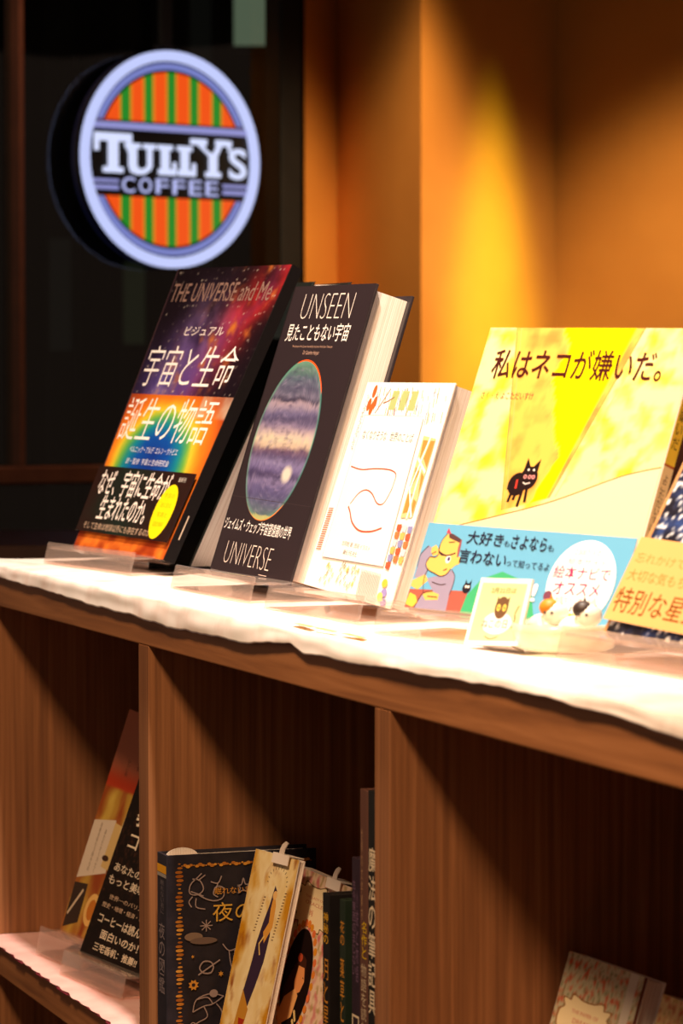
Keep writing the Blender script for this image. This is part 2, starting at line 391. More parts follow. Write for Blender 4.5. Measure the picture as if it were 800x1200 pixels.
def letter(name, polys, m='text', z=.002):
    g = G()
    for P in polys:
        tr = tessellate_polygon([[Vector((x, y, 0)) for x, y in P]]); V = [(x * RS, y * RS, z) for x, y in P]
        V += [(x, y, c + .002) for x, y, c in V]; n = len(P)
        g.add(V, [tuple(f) for f in tr] + [tuple(i + n for i in f) for f in tr] + [(i, (i + 1) % n, (i + 1) % n + n, i + n) for i in range(n)])
    return g.obj(name, sm[m], sg)
def R4(a, b, c, d): return [(a, b), (c, b), (c, d), (a, d)]
yb = -.145
letter('letter', [R4(-.70, yb, -.59, .20), R4(-.85, .14, -.44, .215), R4(-.85, .05, -.80, .16), R4(-.49, .05, -.44, .16), R4(-.755, yb, -.535, yb + .05)])
letter('letter', [R4(-.475, -.08, -.385, .12), R4(-.515, .085, -.345, .13), R4(-.27, -.08, -.215, .12), R4(-.315, .085, -.175, .13), [(-.475, -.08), (-.45, -.135), (-.38, -.155), (-.30, -.15), (-.235, -.11), (-.215, -.07), (-.27, -.07), (-.31, -.10), (-.36, -.10), (-.385, -.07)]])
for x in (-.145, .075):
    letter('letter', [R4(x + .03, yb, x + .12, .12), R4(x - .01, .085, x + .16, .13), R4(x, yb, x + .20, yb + .055), R4(x + .16, yb, x + .20, yb + .12)])
letter('letter', [[(.235, .20), (.345, .20), (.425, .05), (.425, yb), (.52, yb), (.52, .05), (.60, .20), (.54, .20), (.475, .08), (.445, .08)], R4(.215, .15, .40, .205), R4(.50, .15, .64, .205), R4(.385, yb, .56, yb + .05)])
letter('apostrophe', [[(.635, .20), (.69, .20), (.67, .10), (.645, .10)]])
def ftext(name, s, a, b, c, d, m, bold, z=.002):
    V, F, x0, x1, y0, y1 = glyphs(s, bold, 4)
    P = [((a + (x - x0) / (x1 - x0) * (c - a)) * RS, (b + (y - y0) / (y1 - y0) * (d - b)) * RS) for x, y in V]
    n = len(P); return G().add([(x, y, z) for x, y in P] + [(x, y, z + .001) for x, y in P], [tuple(i + n for i in f) for f in F] + list(F)).obj(name, sm[m], sg)
ftext('letter', 'S', .655, yb - .01, .86, .135, 'text', .07)
for i, ch in enumerate('COFFEE'):
    x = -.545 + i * .187; ftext('letter', ch, x, -.32, x + .140, -.180, 'coffee', .03)
rects('mounting_bracket', [(-.12, .99, .12, 1.06)], blk, -.02)
# bracket to the frame
G().box(-.012, .012, RS * 1.04, RS * 1.04 + .5, -.022, -.010).obj('hanging_rod', blk, sg)

# ================================================================== the shelf cabinet
cab = thing('bookshelf_cabinet', 'low walnut-coloured open cabinet with compartments carrying the display cloth', 'shelf', Matrix.Identity(4))
T0, T1 = .949, .984
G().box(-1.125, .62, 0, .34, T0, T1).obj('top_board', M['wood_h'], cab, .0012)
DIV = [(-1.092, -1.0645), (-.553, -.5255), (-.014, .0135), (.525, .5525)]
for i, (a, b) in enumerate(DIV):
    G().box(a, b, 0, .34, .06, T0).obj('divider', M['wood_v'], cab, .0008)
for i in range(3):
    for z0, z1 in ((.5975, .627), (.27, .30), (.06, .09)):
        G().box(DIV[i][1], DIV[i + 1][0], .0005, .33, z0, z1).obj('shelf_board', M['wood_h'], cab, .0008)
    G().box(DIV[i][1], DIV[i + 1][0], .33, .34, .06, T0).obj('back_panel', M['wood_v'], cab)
G().box(-1.08, .54, .02, .32, 0, .06).obj('plinth', M['blackframe'], cab)

# display cloth over the top
def interp(T, x):
    for (a, va), (b, vb) in zip(T, T[1:]):
        if x <= b: return va + (vb - va) * max(0, (x - a)) / (b - a)
    return T[-1][1]
HZ = [(-1.16, .980), (-1.017, .978), (-.75, .9735), (-.463, .9695), (-.30, .9705), (-.2, .975), (-.165, .979), (-.14, .974), (-.076, .974), (.05, .978), (.21, .981), (.33, .981), (.43, .976), (.62, .975)]
def cloth_top():
    nx, ny = 420, 70; V = []; F = []
    for i in range(nx + 1):
        x = -1.135 + 1.745 * i / nx
        hem = interp(HZ, x) + .0022 * noise.noise(Vector((x * 17, 3, 0))) + .0006 * noise.noise(Vector((x * 60, 9, 0)))
        fy = -.0030 - .0022 * noise.noise(Vector((x * 9, 1, 0)))
        for j in range(ny + 1):
            t = j / ny
            if t < .8:
                y = .32 + (-.32 - .001) * (t / .8); z = .9862
                k = max(0, 1 - abs(y - .012) / .045)
                z += .0026 * (noise.noise(Vector((x * 7, y * 14, 2))) + .35) * (1 if y < .04 else .35)
                z += .0030 * k * max(0, noise.noise(Vector((x * 16 + y * 30, y * 12, 5))))
                z += .0008 * noise.noise(Vector((x * 26 + y * 40, y * 22, 7))) * (1 if y < .06 else .3)
                z = max(z, .9856)
            else:
                u = (t - .8) / .2; a = u * pi / 2
                y = -.001 + fy * sin(a) + .0008 * noise.noise(Vector((x * 16, u * 2, 4)))
                top = .9875 + .0015 * noise.noise(Vector((x * 16, 12, 5)))
                z = top + (hem - top) * (1 - cos(a)) ** .9
                y = min(y, -.0022 if u > .3 else y)
            if x < -1.128: z -= (-1.128 - x) * .8
            V.append((x, y, z))
    for i in range(nx):
        for j in range(ny):
            a = i * (ny + 1) + j; F.append((a, a + 1, a + ny + 2, a + ny + 1))
    me = mesh('display_cloth', V, F); me.polygons.foreach_set('use_smooth', [True] * len(me.polygons))
    o = obj('display_cloth', me, M['cloth']); md = o.modifiers.new('thick', 'SOLIDIFY'); md.thickness = .0012; md.offset = 1
    return tag(o, 'crumpled white cloth spread along the cabinet top under the books', 'cloth')
cl = cloth_top()
# faint printed motif strip and specks along the cloth's front edge
mk = Art(.2, .02)
for a, b, c in ((.02, .3, .30), (.34, .25, .62), (.66, .3, .98)): mk.poly([(a, b), (c, b - .1), (c - .02, b + .5), (a + .02, b + .55)], (236, 190, 120))
for x in (.22, .31, .36, .66, .74): mk.rect(x, .45, x + .045, .62, (120, 80, 50))
mk.build('printed_motif', cl, lambda s, t, d: (-.185 + .15 * s, -.002 + .011 * t, .9912 + d), 'matte')
# lower cloth in the left compartment
def cloth_low():
    nx, ny = 140, 40; V = []; F = []
    for i in range(nx + 1):
        x = -1.063 + .508 * i / nx
        sc = .0022 * abs(sin(x * 95)) + .0015 * noise.noise(Vector((x * 40, 0, 0)))
        for j in range(ny + 1):
            t = j / ny; y = .30 - .303 * t; z = .6292 + .0012 * (noise.noise(Vector((x * 20, y * 18, 1))) + .3)
            if t > .95: z -= .001 * (t - .95) / .05; y -= sc * (t - .95) / .05
            V.append((x, y, max(z, .6278)))
    for i in range(nx):
        for j in range(ny):
            a = i * (ny + 1) + j; F.append((a, a + 1, a + ny + 2, a + ny + 1))
    me = mesh('shelf_cloth', V, F); me.polygons.foreach_set('use_smooth', [True] * len(me.polygons))
    return me
o = obj('shelf_cloth', cloth_low(), M['pinkcloth']); tag(o, 'pale pink cloth lining the lower left compartment, with a dark red edge', 'cloth')
g = G()
for i in range(60):
    x = -1.060 + .5 * i / 60; r = .0012 + .0016 * (noise.noise(Vector((x * 25, 5, 0))) > .1)
    g.box(x, x + .5 / 60, -.0030 - r, .004, .6271, .6277)
g.obj('edge_trim', M['burgundy'], o)

# ---- acrylic stands
def stand(mw_o, al, wd, tilt, label, T=.02, lip=.020, rest=.11, seat=.0157, dy=.030):
    # bent clear sheet: slanted front panel, short seat that dips under the book, back rest
    t = thing('acrylic_stand', label, 'stand', Matrix.Translation(mw_o) @ Matrix.Rotation(radians(al), 4, 'Z'), 'clear acrylic book stands')
    th = .0022; tn = math.tan(radians(tilt)); s_, c_ = sin(radians(tilt)), cos(radians(tilt))
    G().extr([(-dy, 0), (-dy + th, 0), (-dy + th + .005, lip), (-dy + .005, lip)], 0, wd).obj('front_lip', M['acryl'], t, .0008)
    ye = (T + .003) * c_; ze = seat - ye * tn; ys = -dy + th + .0046
    G().extr([(ys, seat), (0, seat), (ye, ze), (ye, ze - th), (0, seat - th), (ys, seat - th)], 0, wd).obj('seat_plate', M['acryl'], t, .0006)
    G().extr([(-dy + th + .0002, 0), (ye + .02, 0), (ye + .02, .0018), (-dy + th + .0002, .0018)], 0, wd).obj('base_plate', M['acryl'], t, .0005)
    y0 = ye + .001
    G().extr([(y0, .002), (y0, ze), (y0 + rest * s_, ze + rest * c_), (y0 + rest * s_ + th, ze + rest * c_), (y0 + th, ze), (y0 + th, .002)], wd * .25, wd * .75).obj('back_rest', M['acryl'], t, .0006)
    return t
ZC_ = .9885

# ================================================================== book 1: universe and life
def nebula(s, t):
    x, y = s * 1.0, t * 1.25
    n1 = fb(x * 3.2 + 1.3, y * 3.2, 0, 5); n2 = fb(x * 5 + 9, y * 5, 3, 5); n3 = fb(x * 9, y * 9, 6, 4)
    c = (24, 13, 20)
    d1 = abs((x - .95) + (1.25 - y) * .85 - .02 + .10 * n1)     # red diagonal arm from the top right
    c = mixc(c, (185, 36, 34), 1.15 * exp(-(d1 / .20) ** 2) * (.65 + .7 * n2))
    c = mixc(c, (190, 60, 120), exp(-(d1 / .09) ** 2) * (.35 + .6 * n1))
    d2 = sqrt((x - .45) ** 2 + (y - .90) ** 2)
    c = mixc(c, (165, 130, 190), 1.0 * exp(-(d2 / .20) ** 2) * (.6 + .8 * n2))
    d3 = sqrt((x - .35) ** 2 * .7 + (y - .74) ** 2 * 1.5)
    c = mixc(c, (84, 66, 150), exp(-(d3 / .27) ** 2) * (.75 + .5 * n1))
    d4 = sqrt((x - .28) ** 2 + (y - .69) ** 2)
    c = mixc(c, (190, 165, 220), .8 * exp(-(d4 / .12) ** 2) * (.5 + .9 * n3))
    c = mixc(c, (215, 120, 50), max(0, n3 - .15) * 1.6 * exp(-(d1 / .3) ** 2))
    st = noise.noise(Vector((s * 130, t * 165, 2)))
    if st > .42: c = mixc(c, (250, 235, 215), (st - .42) * 3)
    return tuple(v * .86 for v in c)
def heat(s, t):
    r = sqrt(((s - .47) / .56) ** 2 + (max(0, t - .33) / .25 if t > .33 else 0) ** 2) + .06 * fb(s * 5, t * 6, 2)
    ramp = [(0, (18, 52, 140)), (.28, (16, 76, 165)), (.45, (20, 130, 150)), (.58, (110, 175, 70)), (.68, (232, 200, 50)), (.82, (232, 128, 32)), (1.05, (176, 72, 28)), (1.35, (96, 48, 40))]
    for (a, ca), (b, cb) in zip(ramp, ramp[1:]):
        if r <= b: c = mixc(ca, cb, (r - a) / (b - a)); break
    else: c = ramp[-1][1]
    if s > .72 and t > .47: c = mixc(c, (190, 170, 150), .8 * max(0, fb(s * 7, t * 7, 5) + .45))
    return c
q = [(-.0119, .2911), (.2577, .2878), (.2391, .0007), (.0113, -.0007)]
T = .011
b1 = book('space_picture_book', 'space photo hardcover on evolution of life, nebula and rainbow cover, black band, yellow oval', frame((-1.0347, .0715, 1.0045), 5.61, 23.81, -.68), q, T, 'R', 'black')
a = Art(.25, .29); a.grid(0, .545, 1, 1, 130, 90, nebula); a.grid(0, .07, 1, .547, 50, 36, heat); a.grid(0, 0, 1, .071, 40, 6, lambda s, t: mixc((150, 52, 18), (236, 130, 44), max(0, .4 + fb(s * 9, t * 14, 2))))
a.rect(0, 0, .012, 1, (60, 40, 46))
a.text('THE UNIVERSE and Me', .03, .878, .93, .945, (138, 108, 98), .0)
a.text('ビジュアル', .30, .757, .66, .79, (240, 225, 220))
a.text('宇宙と生命', .045, .575, .90, .722, (250, 240, 236), -.008); a.text('誕生の物語', .03, .383, .90, .536, (252, 244, 238), -.006)
a.text('ベルニック・アルデ  エレン・ウトビエ', .21, .342, .70, .366, (235, 235, 240)); a.text('訳・監修  宇宙と生命研究会', .22, .302, .66, .324, (230, 230, 240))
a.build('printed_artwork', b1, cover_map(q))
band_q = [(q[3][0] + (q[0][0] - q[3][0]) * .285, .285 * .2885), (q[2][0] + (q[1][0] - q[2][0]) * .285, .285 * .2885), (q[2][0] + (q[1][0] - q[2][0]) * .055, .055 * .2885), (q[3][0] + (q[0][0] - q[3][0]) * .03, .055 * .2885)]
bd = G().prism(band_q, -.0036, -.0031).obj('paper_band', M['black'], b1)
a = Art(.23, .066)
def bandc(s, t): return mixc((44, 22, 18), (18, 42, 34), max(0, .6 * exp(-((s - .38) / .28) ** 2) + .3 * fb(s * 3, t * 2, 4)))
a.grid(0, 0, 1, 1, 30, 12, bandc)
a.text('なぜ、宇宙に生命が', .07, .56, .80, .97, (250, 236, 228), .03); a.text('生まれたのか。', .17, .20, .68, .57, (250, 236, 228), .03)
a.text('そして生命は地球以外にも存在するのか？', .07, .04, .82, .15, (205, 175, 150))
a.oval(.84, .42, .095, .40, (250, 226, 20)); 
for k in range(4): a.text(('宇宙の', '謎に迫る', '写真と', '図解')[k], .79, .62 - .14 * k, .89, .69 - .14 * k, (205, 178, 20))
a.text('最新刊', .86, .86, .93, .93, (210, 200, 190))
a.build('band_print', bd, lambda s, t, d: (cover_map(band_q)(s, t, d + .0036)))
a = Art(.011, .29); a.rect(0, 0, 1, 1, (16, 12, 13)); a.rect(.45, .075, .55, .155, (190, 170, 150))
a.build('spine_print', b1, right_map(q, T))
stand((-1.0347, .0715, ZC_), 5.6, .22, 23.8, 'clear acrylic stand under the nebula-covered space book', T=.011, dy=.026)

# dark book leaning behind it
q = [(-.172, .2928), (0, .2928), (0, 0), (-.172, 0)]
book('dark_hardcover', 'plain dark hardcover with white pages wedged behind the nebula book', frame((-.853, .133, .9895), 5.6, 25.77, 0), q, .036, 'L', 'greenblack')
for c_ in COL.objects:
    if c_.parent and c_.parent.name == 'dark_hardcover':
        for v in c_.data.vertices: v.co.z += v.co.y * math.tan(radians(25.77))

# ================================================================== book 2: unseen universe
def jup(s, t, cx=.436, cy=.464):
    u = (s - cx) / .372; v = (t - cy) / .275
    b = v + .045 * fb(u * 2.2, v * 8, 1, 5)
    ramp = [(-1, (96, 128, 120)), (-.86, (108, 122, 140)), (-.72, (98, 94, 140)), (-.6, (112, 104, 156)), (-.5, (140, 128, 176)), (-.44, (72, 62, 104)), (-.36, (128, 116, 170)), (-.28, (150, 140, 190)), (-.2, (104, 90, 134)), (-.13, (120, 92, 120)), (-.08, (226, 200, 178)),
            (.02, (244, 228, 200)), (.10, (214, 190, 196)), (.2, (150, 134, 170)), (.26, (92, 84, 122)), (.34, (120, 112, 156)), (.42, (176, 160, 184)), (.47, (190, 168, 184)), (.5, (72, 66, 90)), (.56, (128, 124, 150)), (.64, (96, 96, 124)), (.72, (110, 116, 140)), (.8, (92, 112, 128)), (.9, (104, 140, 128)), (1.1, (112, 160, 140))]
    for (a_, ca), (b_, cb) in zip(ramp, ramp[1:]):
        if b <= b_: c = mixc(ca, cb, max(0, (b - a_) / (b_ - a_))); break
    else: c = ramp[-1][1]
    c = mixc(c, (196, 180, 214), max(0, fb(u * 7, v * 22, 4, 4)) * .5); c = mixc(c, (56, 48, 84), max(0, -fb(u * 6, v * 25, 8, 4)) * .5)
    dd = ((s - .60) / .055) ** 2 + ((t - .352) / .026) ** 2
    if dd < 1.6: c = mixc(c, (248, 240, 226), 1.3 - dd * .7)
    r = u * u + v * v
    if r > .86: c = mixc(c, (120, 180, 150), min(1, (r - .86) / .12) * .7)
    return tuple(v * .86 for v in c)
q = [(.0018, .2457), (.1827, .2457), (.1858, -.0001), (-.002, .0001)]; T = .034
b2 = book('space_telescope_book', 'dark hardcover with a large banded violet planet and thin white lettering', frame((-.6163, .0811, 1.0045), 1.64, 17.28, -1.05), q, T, 'L', 'dark', inset=.006)
a = Art(.185, .2457)
a.rect(0, 0, 1, 1, (46, 36, 40)); a.rect(.0, 0, .012, 1, (34, 26, 29))
def disc_art(a, cx, cy, rx, ry, fn, rings=26, seg=64):
    P = [(cx, cy)]; C = [fn(cx, cy)]; F = []
    for i in range(1, rings + 1):
        for k in range(seg):
            an = 2 * pi * k / seg; x = cx + rx * i / rings * cos(an); y = cy + ry * i / rings * sin(an); P.append((x, y)); C.append(fn(x, y))
    for k in range(seg): F.append((0, 1 + k, 1 + (k + 1) % seg))
    for i in range(1, rings):
        for k in range(seg):
            j = (k + 1) % seg; F.append((1 + (i - 1) * seg + k, 1 + i * seg + k, 1 + i * seg + j, 1 + (i - 1) * seg + j))
    a._add(P, F, C)
def rim(s, t):
    v = (t - .464) / .28; u = (s - .436) / .37
    return (240, 90, 30) if v > .62 and u > -.3 else ((240, 130, 50) if v < -.75 else mixc((70, 150, 120), (60, 110, 110), abs(u)))
disc_art(a, .437, .4655, .372, .2775, rim, 6, 80); 
disc_art(a, .432, .464, .368, .2735, lambda s, t: mixc(jup(s, t), (225, 210, 120), .6 if (t - .464) / .275 < -.93 else 0), 44, 90)
a.text('UNSEEN', .175, .884, .80, .972, (236, 222, 212), -.028); a.text('見たこともない宇宙', .075, .806, .85, .868, (250, 240, 232), .012)
a.text('The Secrets of the Cosmos Revealed by the James Webb Space Telescope', .20, .782, .70, .792, (190, 150, 130)); a.text('Dr Caroline Harper', .36, .756, .56, .774, (205, 165, 145), -.005)
a.rect(0, .2575, 1, .2590, (72, 60, 62))
a.text('ジェイムズ・ウェッブ宇宙望遠鏡の世界', .02, .142, .86, .186, (248, 240, 234), .02, .0)
a.text('UNIVERSE', .135, .030, .72, .106, (236, 222, 212), -.028); a.rect(.62, .012, .72, .0145, (210, 190, 180))
a.build('printed_artwork', b2, cover_map(q))
stand((-.6163, .0811, ZC_), 1.6, .19, 17.3, 'clear acrylic stand under the planet-covered book', T=.034, dy=.036)

# ================================================================== book 3: white picture book
q = [(.0022, .1617), (.1492, .1657), (.1533, -.002), (-.0027, .0024)]; T = .022
b3 = book('language_picture_book', 'small white illustrated book with a wavy red line and patchwork pictures round the edge', frame((-.3562, .0723, 1.0045), 4.81, 17.67, -2.01), q, T, 'L', 'pages', hard=.0012, inset=.002)
a = Art(.152, .165); rnd = random.Random(3)
a.rect(0, 0, 1, 1, (250, 246, 242))
cols = [(226, 96, 40), (150, 165, 90), (90, 90, 160), (214, 150, 70), (180, 190, 150), (170, 110, 90)]
for k in range(70):                            # fine coloured drawing along the top
    x = .12 + .84 * rnd.random(); y = .86 + .12 * rnd.random(); l = .02 + .04 * rnd.random()
    a.stroke([(x, y), (x + .012, y - l)], .0010, mixc(cols[rnd.randrange(6)], (120, 110, 90), .25), 2)
a.n = 2
for x, y in ((.12, .955), (.10, .89), (.14, .87), (.16, .90)): a.ell(x, y, .022, .035, (226, 96, 40))
for x in (.34, .45, .56): a.rect(x, .87, x + .07, .96, (172, 184, 120))
a.curve([(.20, .85), (.26, .92), (.30, .97)], .0012, (170, 100, 80)); a.curve([(.26, .90), (.31, .91), (.37, .93)], .0010, (150, 90, 70))
for k in range(26): a.text(rnd.choice('のことばなくしそうタ語'), .045 + .01 * (k % 2), .93 - k * .0105, .075 + .01 * (k % 2), .938 - k * .0105, rnd.choice([(110, 90, 150), (196, 84, 60), (90, 80, 90)]))
for k in range(20): a.stroke([(.02, .375 - k * .0105), (.075, .378 - k * .0105)], .0007, (206, 110, 80), 40)
a.n = 41
# orange truss pattern at right
a.poly([(.83, .76), (.97, .75), (.96, .40), (.84, .39)], (238, 196, 140))
for P in ([(.84, .74), (.90, .74), (.86, .65)], [(.92, .74), (.965, .74), (.96, .62), (.90, .66)], [(.845, .62), (.90, .60), (.86, .53)], [(.92, .60), (.96, .58), (.955, .50)], [(.845, .50), (.90, .50), (.90, .42), (.85, .41)], [(.92, .48), (.955, .47), (.955, .41), (.925, .41)]): a.poly(P, (224, 140, 66))
for P in ([(.84, .66), (.96, .60)], [(.91, .76), (.85, .52)], [(.84, .53), (.95, .40)], [(.905, .62), (.905, .39)]): a.stroke(P, .0022, (252, 246, 240))
for k in range(16):
    x = .83 + .13 * (k % 3) / 2.2; y = .36 - .034 * (k // 3); a.poly([(x, y), (x + .05, y + .004), (x + .045, y - .03), (x + .005, y - .026)], [(206, 90, 60), (140, 140, 190), (230, 180, 100), (210, 206, 214), (216, 120, 70)][(k * 3) % 5])
for k in range(16): a.stroke([(.60 + k * .014, .135), (.62 + k * .014, .005)], .0006, (190, 110, 90), a.n + 1)
a.n += 1
for k in range(40):
    x = .16 + .42 * rnd.random(); y = .02 + .11 * rnd.random(); a.stroke([(x, y), (x + .01, y + .02)], .0010, rnd.choice([(222, 200, 70), (150, 160, 90), (200, 190, 120), (140, 120, 90)]), a.n)
for x, y, c in ((.88, .10, (230, 190, 70)), (.90, .06, (150, 140, 200)), (.87, .04, (240, 200, 110)), (.92, .02, (160, 150, 210))): a.ell(x, y, .03, .02, c)
a.poly([(.103, .838), (.775, .845), (.815, .168), (.121, .146)], (246, 242, 238))
a.stroke([(.103, .838), (.775, .845), (.815, .168), (.121, .146), (.103, .838)], .0004, (160, 150, 146))
a.text('なくなりそうな', .15, .722, .43, .765, (70, 60, 60)); a.text('世界のことば', .47, .722, .73, .765, (70, 60, 60))
a.curve([(.13, .587), (.261, .578), (.42, .590), (.58, .592), (.66, .575), (.665, .53), (.66, .50), (.62, .44), (.55, .435), (.46, .475), (.38, .487), (.31, .465), (.255, .413)], .0011, (170, 76, 56))
a.curve([(.24, .40), (.28, .375), (.339, .33), (.441, .30), (.57, .305), (.68, .33)], .0016, (190, 90, 70))
a.text('吉岡乾 著  西淑 イラスト', .30, .218, .62, .240, (130, 120, 118)); a.text('創元社', .34, .180, .50, .202, (120, 110, 108))
a.build('printed_artwork', b3, cover_map(q), 'matte')
stand((-.3562, .0723, ZC_), 4.8, .165, 17.7, 'clear acrylic stand under the white patchwork book', T=.022, dy=.034)

# ================================================================== book 4: cat picture book
q = [(.0004, .2029), (.2045, .2021), (.2053, .0003), (-.0005, -.0003)]; T = .009
b4 = book('cat_picture_book', 'large yellow picture book with a black cat in a doorway and a sky blue band', frame((-.1083, .0601, 1.0045), 18.16, 20.08, -.94), q, T, 'R', 'pages', hard=.002)
a = Art(.2045, .2025)
def mottle(base, c2, sc, k, thr=.0):
    return lambda s, t: mixc(base, c2, max(0, min(1, (fb(s * sc, t * sc, k) - thr) * 1.5)))
wallc = mottle((244, 226, 160), (246, 212, 50), 10, 2, -.12)
a.grid(0, .29, 1, 1, 60, 50, wallc)
a.poly([(0, .29), (.0, .262), (1, .29), (1.0, .535), (.83, .500), (.55, .405), (.30, .342), (.125, .301)], (238, 216, 176))
door = mottle((232, 184, 84), (206, 140, 66), 12, 5, -.1)
def doorpt(u, v): L = (.136 + (.318 - .136) * (1 - v), .362 + (1 - .362) * v); R = (.755 + (.53 - .755) * (1 - v), .415 + (1 - .415) * v); return (L[0] + (R[0] - L[0]) * u, L[1] + (R[1] - L[1]) * u)
P = []; C = []; nx, ny = 40, 40
for j in range(ny + 1):
    for i in range(nx + 1):
        u, v = i / nx, j / ny; p = doorpt(u, v); P.append(p)
        edge = .38 + .20 * (1 - v) + .10 * fb(v * 5, 1, 3) + (.22 * exp(-((v - .25) / .16) ** 2))
        C.append((255, 222, 0) if u > edge and u < .93 else door(*p))
a._add(P, [(j * (nx + 1) + i, j * (nx + 1) + i + 1, (j + 1) * (nx + 1) + i + 1, (j + 1) * (nx + 1) + i) for j in range(ny) for i in range(nx)], C)
br = (196, 134, 72)
a.stroke([(.136, 1.0), (.318, .362)], .0008, br); a.stroke([(.158, 1.0), (.335, .366)], .0006, (220, 180, 110)); a.stroke([(.755, 1.0), (.53, .415)], .0008, br); a.stroke([(.80, 1.0), (.555, .42)], .0006, (216, 178, 110))
a.curve([(.125, .301), (.30, .342), (.55, .405), (.83, .500), (1.0, .537)], .0008, (190, 100, 50))
bc = (36, 22, 22)                                     # the cat
a.ell(.360, .455, .045, .040, bc); a.ell(.405, .478, .043, .040, bc); a.poly([(.372, .50), (.378, .548), (.402, .515)], bc); a.poly([(.412, .515), (.442, .545), (.440, .49)], bc)
for x0, x1, y1 in ((.345, .337, .392), (.365, .360, .40), (.392, .388, .378), (.412, .418, .395)): a.stroke([(x0, .44), (x1, y1)], .0026, bc)
a.stroke([(.328, .47), (.322, .455), (.323, .435)], .003, bc)
for x in (.388, .410, .428): a.ell(x, .482, .008, .007, (222, 150, 150)); a.ell(x, .482, .004, .0035, bc)
for x in (.396, .422): a.ell(x, .506, .005, .004, (230, 226, 220))
a.stroke([(.355, .47), (.358, .44)], .0018, (206, 60, 50)); a.stroke([(.385, .462), (.40, .457), (.42, .462)], .0008, (230, 220, 215))
a.text('私はネコが嫌いだ。', .068, .818, .885, .925, (70, 24, 22), .03); a.text('さく・え よこただいすけ', .055, .747, .315, .772, (150, 100, 70))
a.build('printed_artwork', b4, cover_map(q))
bq = [(0, .2025 * .298), (.2052, .2025 * .298), (.2053, .0003), (-.0003, .0001)]
bd = G().prism(bq, -.0038, -.0033).obj('paper_band', M['pages'], b4)
a = Art(.205, .0603); sk = (104, 172, 212)
a.rect(0, 0, 1, 1, sk)
def B(s, t): return (s, t / .298)                     # cover coordinates to band coordinates
def BP(L): return [B(*p) for p in L]
rb = (170, 92, 80); a.poly(BP([(.27, 0), (.29, .06), (.34, .12), (.43, .152), (.53, .13), (.60, .08), (.64, 0)]), (66, 170, 120))
sh = (150, 142, 170); skn = (232, 186, 100); ol = (74, 48, 52)
a.poly(BP([(-.0, 0), (0, .064), (.293, .076), (.282, .0)]), rb)
a.poly(BP([(.034, .218), (.006, .186), (.007, .142), (.006, .105), (.063, .106), (.064, .136), (.046, .155), (.061, .182), (.051, .212)]), sh)
a.poly(BP([(.068, .105), (.108, .115), (.154, .119), (.183, .143), (.207, .122), (.211, .089), (.206, .056), (.211, .0), (.05, .0), (.056, .019), (.075, .053), (.12, .064), (.083, .094)]), sh)
a.poly(BP([(.002, .095), (.057, .119), (.08, .1), (.041, .064), (.001, .075)]), skn)
a.poly(BP([(.002, .028), (.007, .052), (.04, .044), (.061, .019), (.038, .003), (.002, .011)]), (236, 190, 80)); a.poly(BP([(.072, .05), (.105, .065), (.155, .055), (.156, .036), (.095, .031)]), skn)
a.ell(.2, .175 / .298, .014, .014, skn)
a.poly(BP([(.112, .265), (.096, .244), (.09, .221), (.096, .191), (.084, .18), (.056, .179), (.046, .155), (.064, .136), (.103, .125), (.136, .117), (.162, .125), (.177, .145), (.192, .157), (.208, .165), (.212, .178), (.193, .183), (.184, .213), (.188, .245), (.152, .251), (.122, .259)]), skn)
a.poly(BP([(.051, .212), (.071, .223), (.09, .207), (.096, .191), (.069, .183), (.055, .195)]), skn)
a.poly(BP([(.116, .268), (.142, .264), (.175, .253), (.19, .246), (.183, .236), (.154, .243), (.125, .250)]), (88, 60, 62)); a.poly(BP([(.104, .267), (.108, .285), (.13, .264)]), (200, 70, 90)); a.poly(BP([(.19, .25), (.194, .227), (.197, .187), (.190, .187), (.182, .219), (.184, .241)]), (150, 84, 90))
a.ell(.15, .176 / .298, .013, .013, (236, 230, 236)); a.ell(.153, .178 / .298, .007, .007, (70, 56, 110))
for L, w_ in (([(.092, .201), (.135, .189), (.178, .2)], .0010), ([(.09, .221), (.091, .204), (.11, .19), (.139, .19)], .0007), ([(.142, .137), (.159, .144)], .0008), ([(.102, .095), (.148, .088), (.175, .093)], .0005), ([(.034, .218), (.006, .186), (.007, .142)], .0005),
              ([(.096, .191), (.084, .18), (.056, .179), (.046, .155), (.064, .136), (.103, .125), (.136, .117), (.162, .125), (.177, .145)], .0006), ([(.112, .265), (.096, .244), (.09, .221), (.096, .191)], .0005), ([(.183, .143), (.207, .122), (.211, .089), (.206, .056)], .0005), ([(.06, .19), (.08, .20)], .0005), ([(.10, .045), (.15, .045)], .0005), ([(.066, .14), (.058, .105), (.075, .053)], .0005), ([(.05, .0), (.056, .019), (.075, .053), (.12, .064)], .0005), ([(.13, .235), (.16, .238)], .0005)):
    a.curve(BP(L), w_, ol)
a.ell(.282, .085 / .298, .020, .017, (40, 34, 44)); a.poly(BP([(.268, .09), (.270, .115), (.28, .10)]), (40, 34, 44)); a.poly(BP([(.288, .10), (.298, .115), (.298, .09)]), (40, 34, 44)); a.ell(.278, .09 / .298, .005, .005, (240, 238, 230)); a.ell(.290, .09 / .298, .005, .005, (240, 238, 230))
nb = (40, 36, 60)
a.text('大好き', *B(.215, .236), *B(.395, .281), nb, .03, -.01); a.text('も', *B(.400, .236), *B(.430, .256), nb); a.text('さよなら', *B(.435, .232), *B(.605, .279), nb, .03, -.01); a.text('も', *B(.612, .232), *B(.642, .254), nb, .01)
a.text('言わない', *B(.200, .170), *B(.435, .219), nb, .03, -.015); a.text('って知ってるよ', *B(.44, .170), *B(.645, .196), nb, .01, -.012)
a.text('!', *B(.597, .062), *B(.62, .122), (250, 250, 250), .06)
a.oval(.806, .137 / .298, .152, .142 / .298, (254, 252, 252))
pk = (192, 24, 96); pk2 = (206, 96, 136)
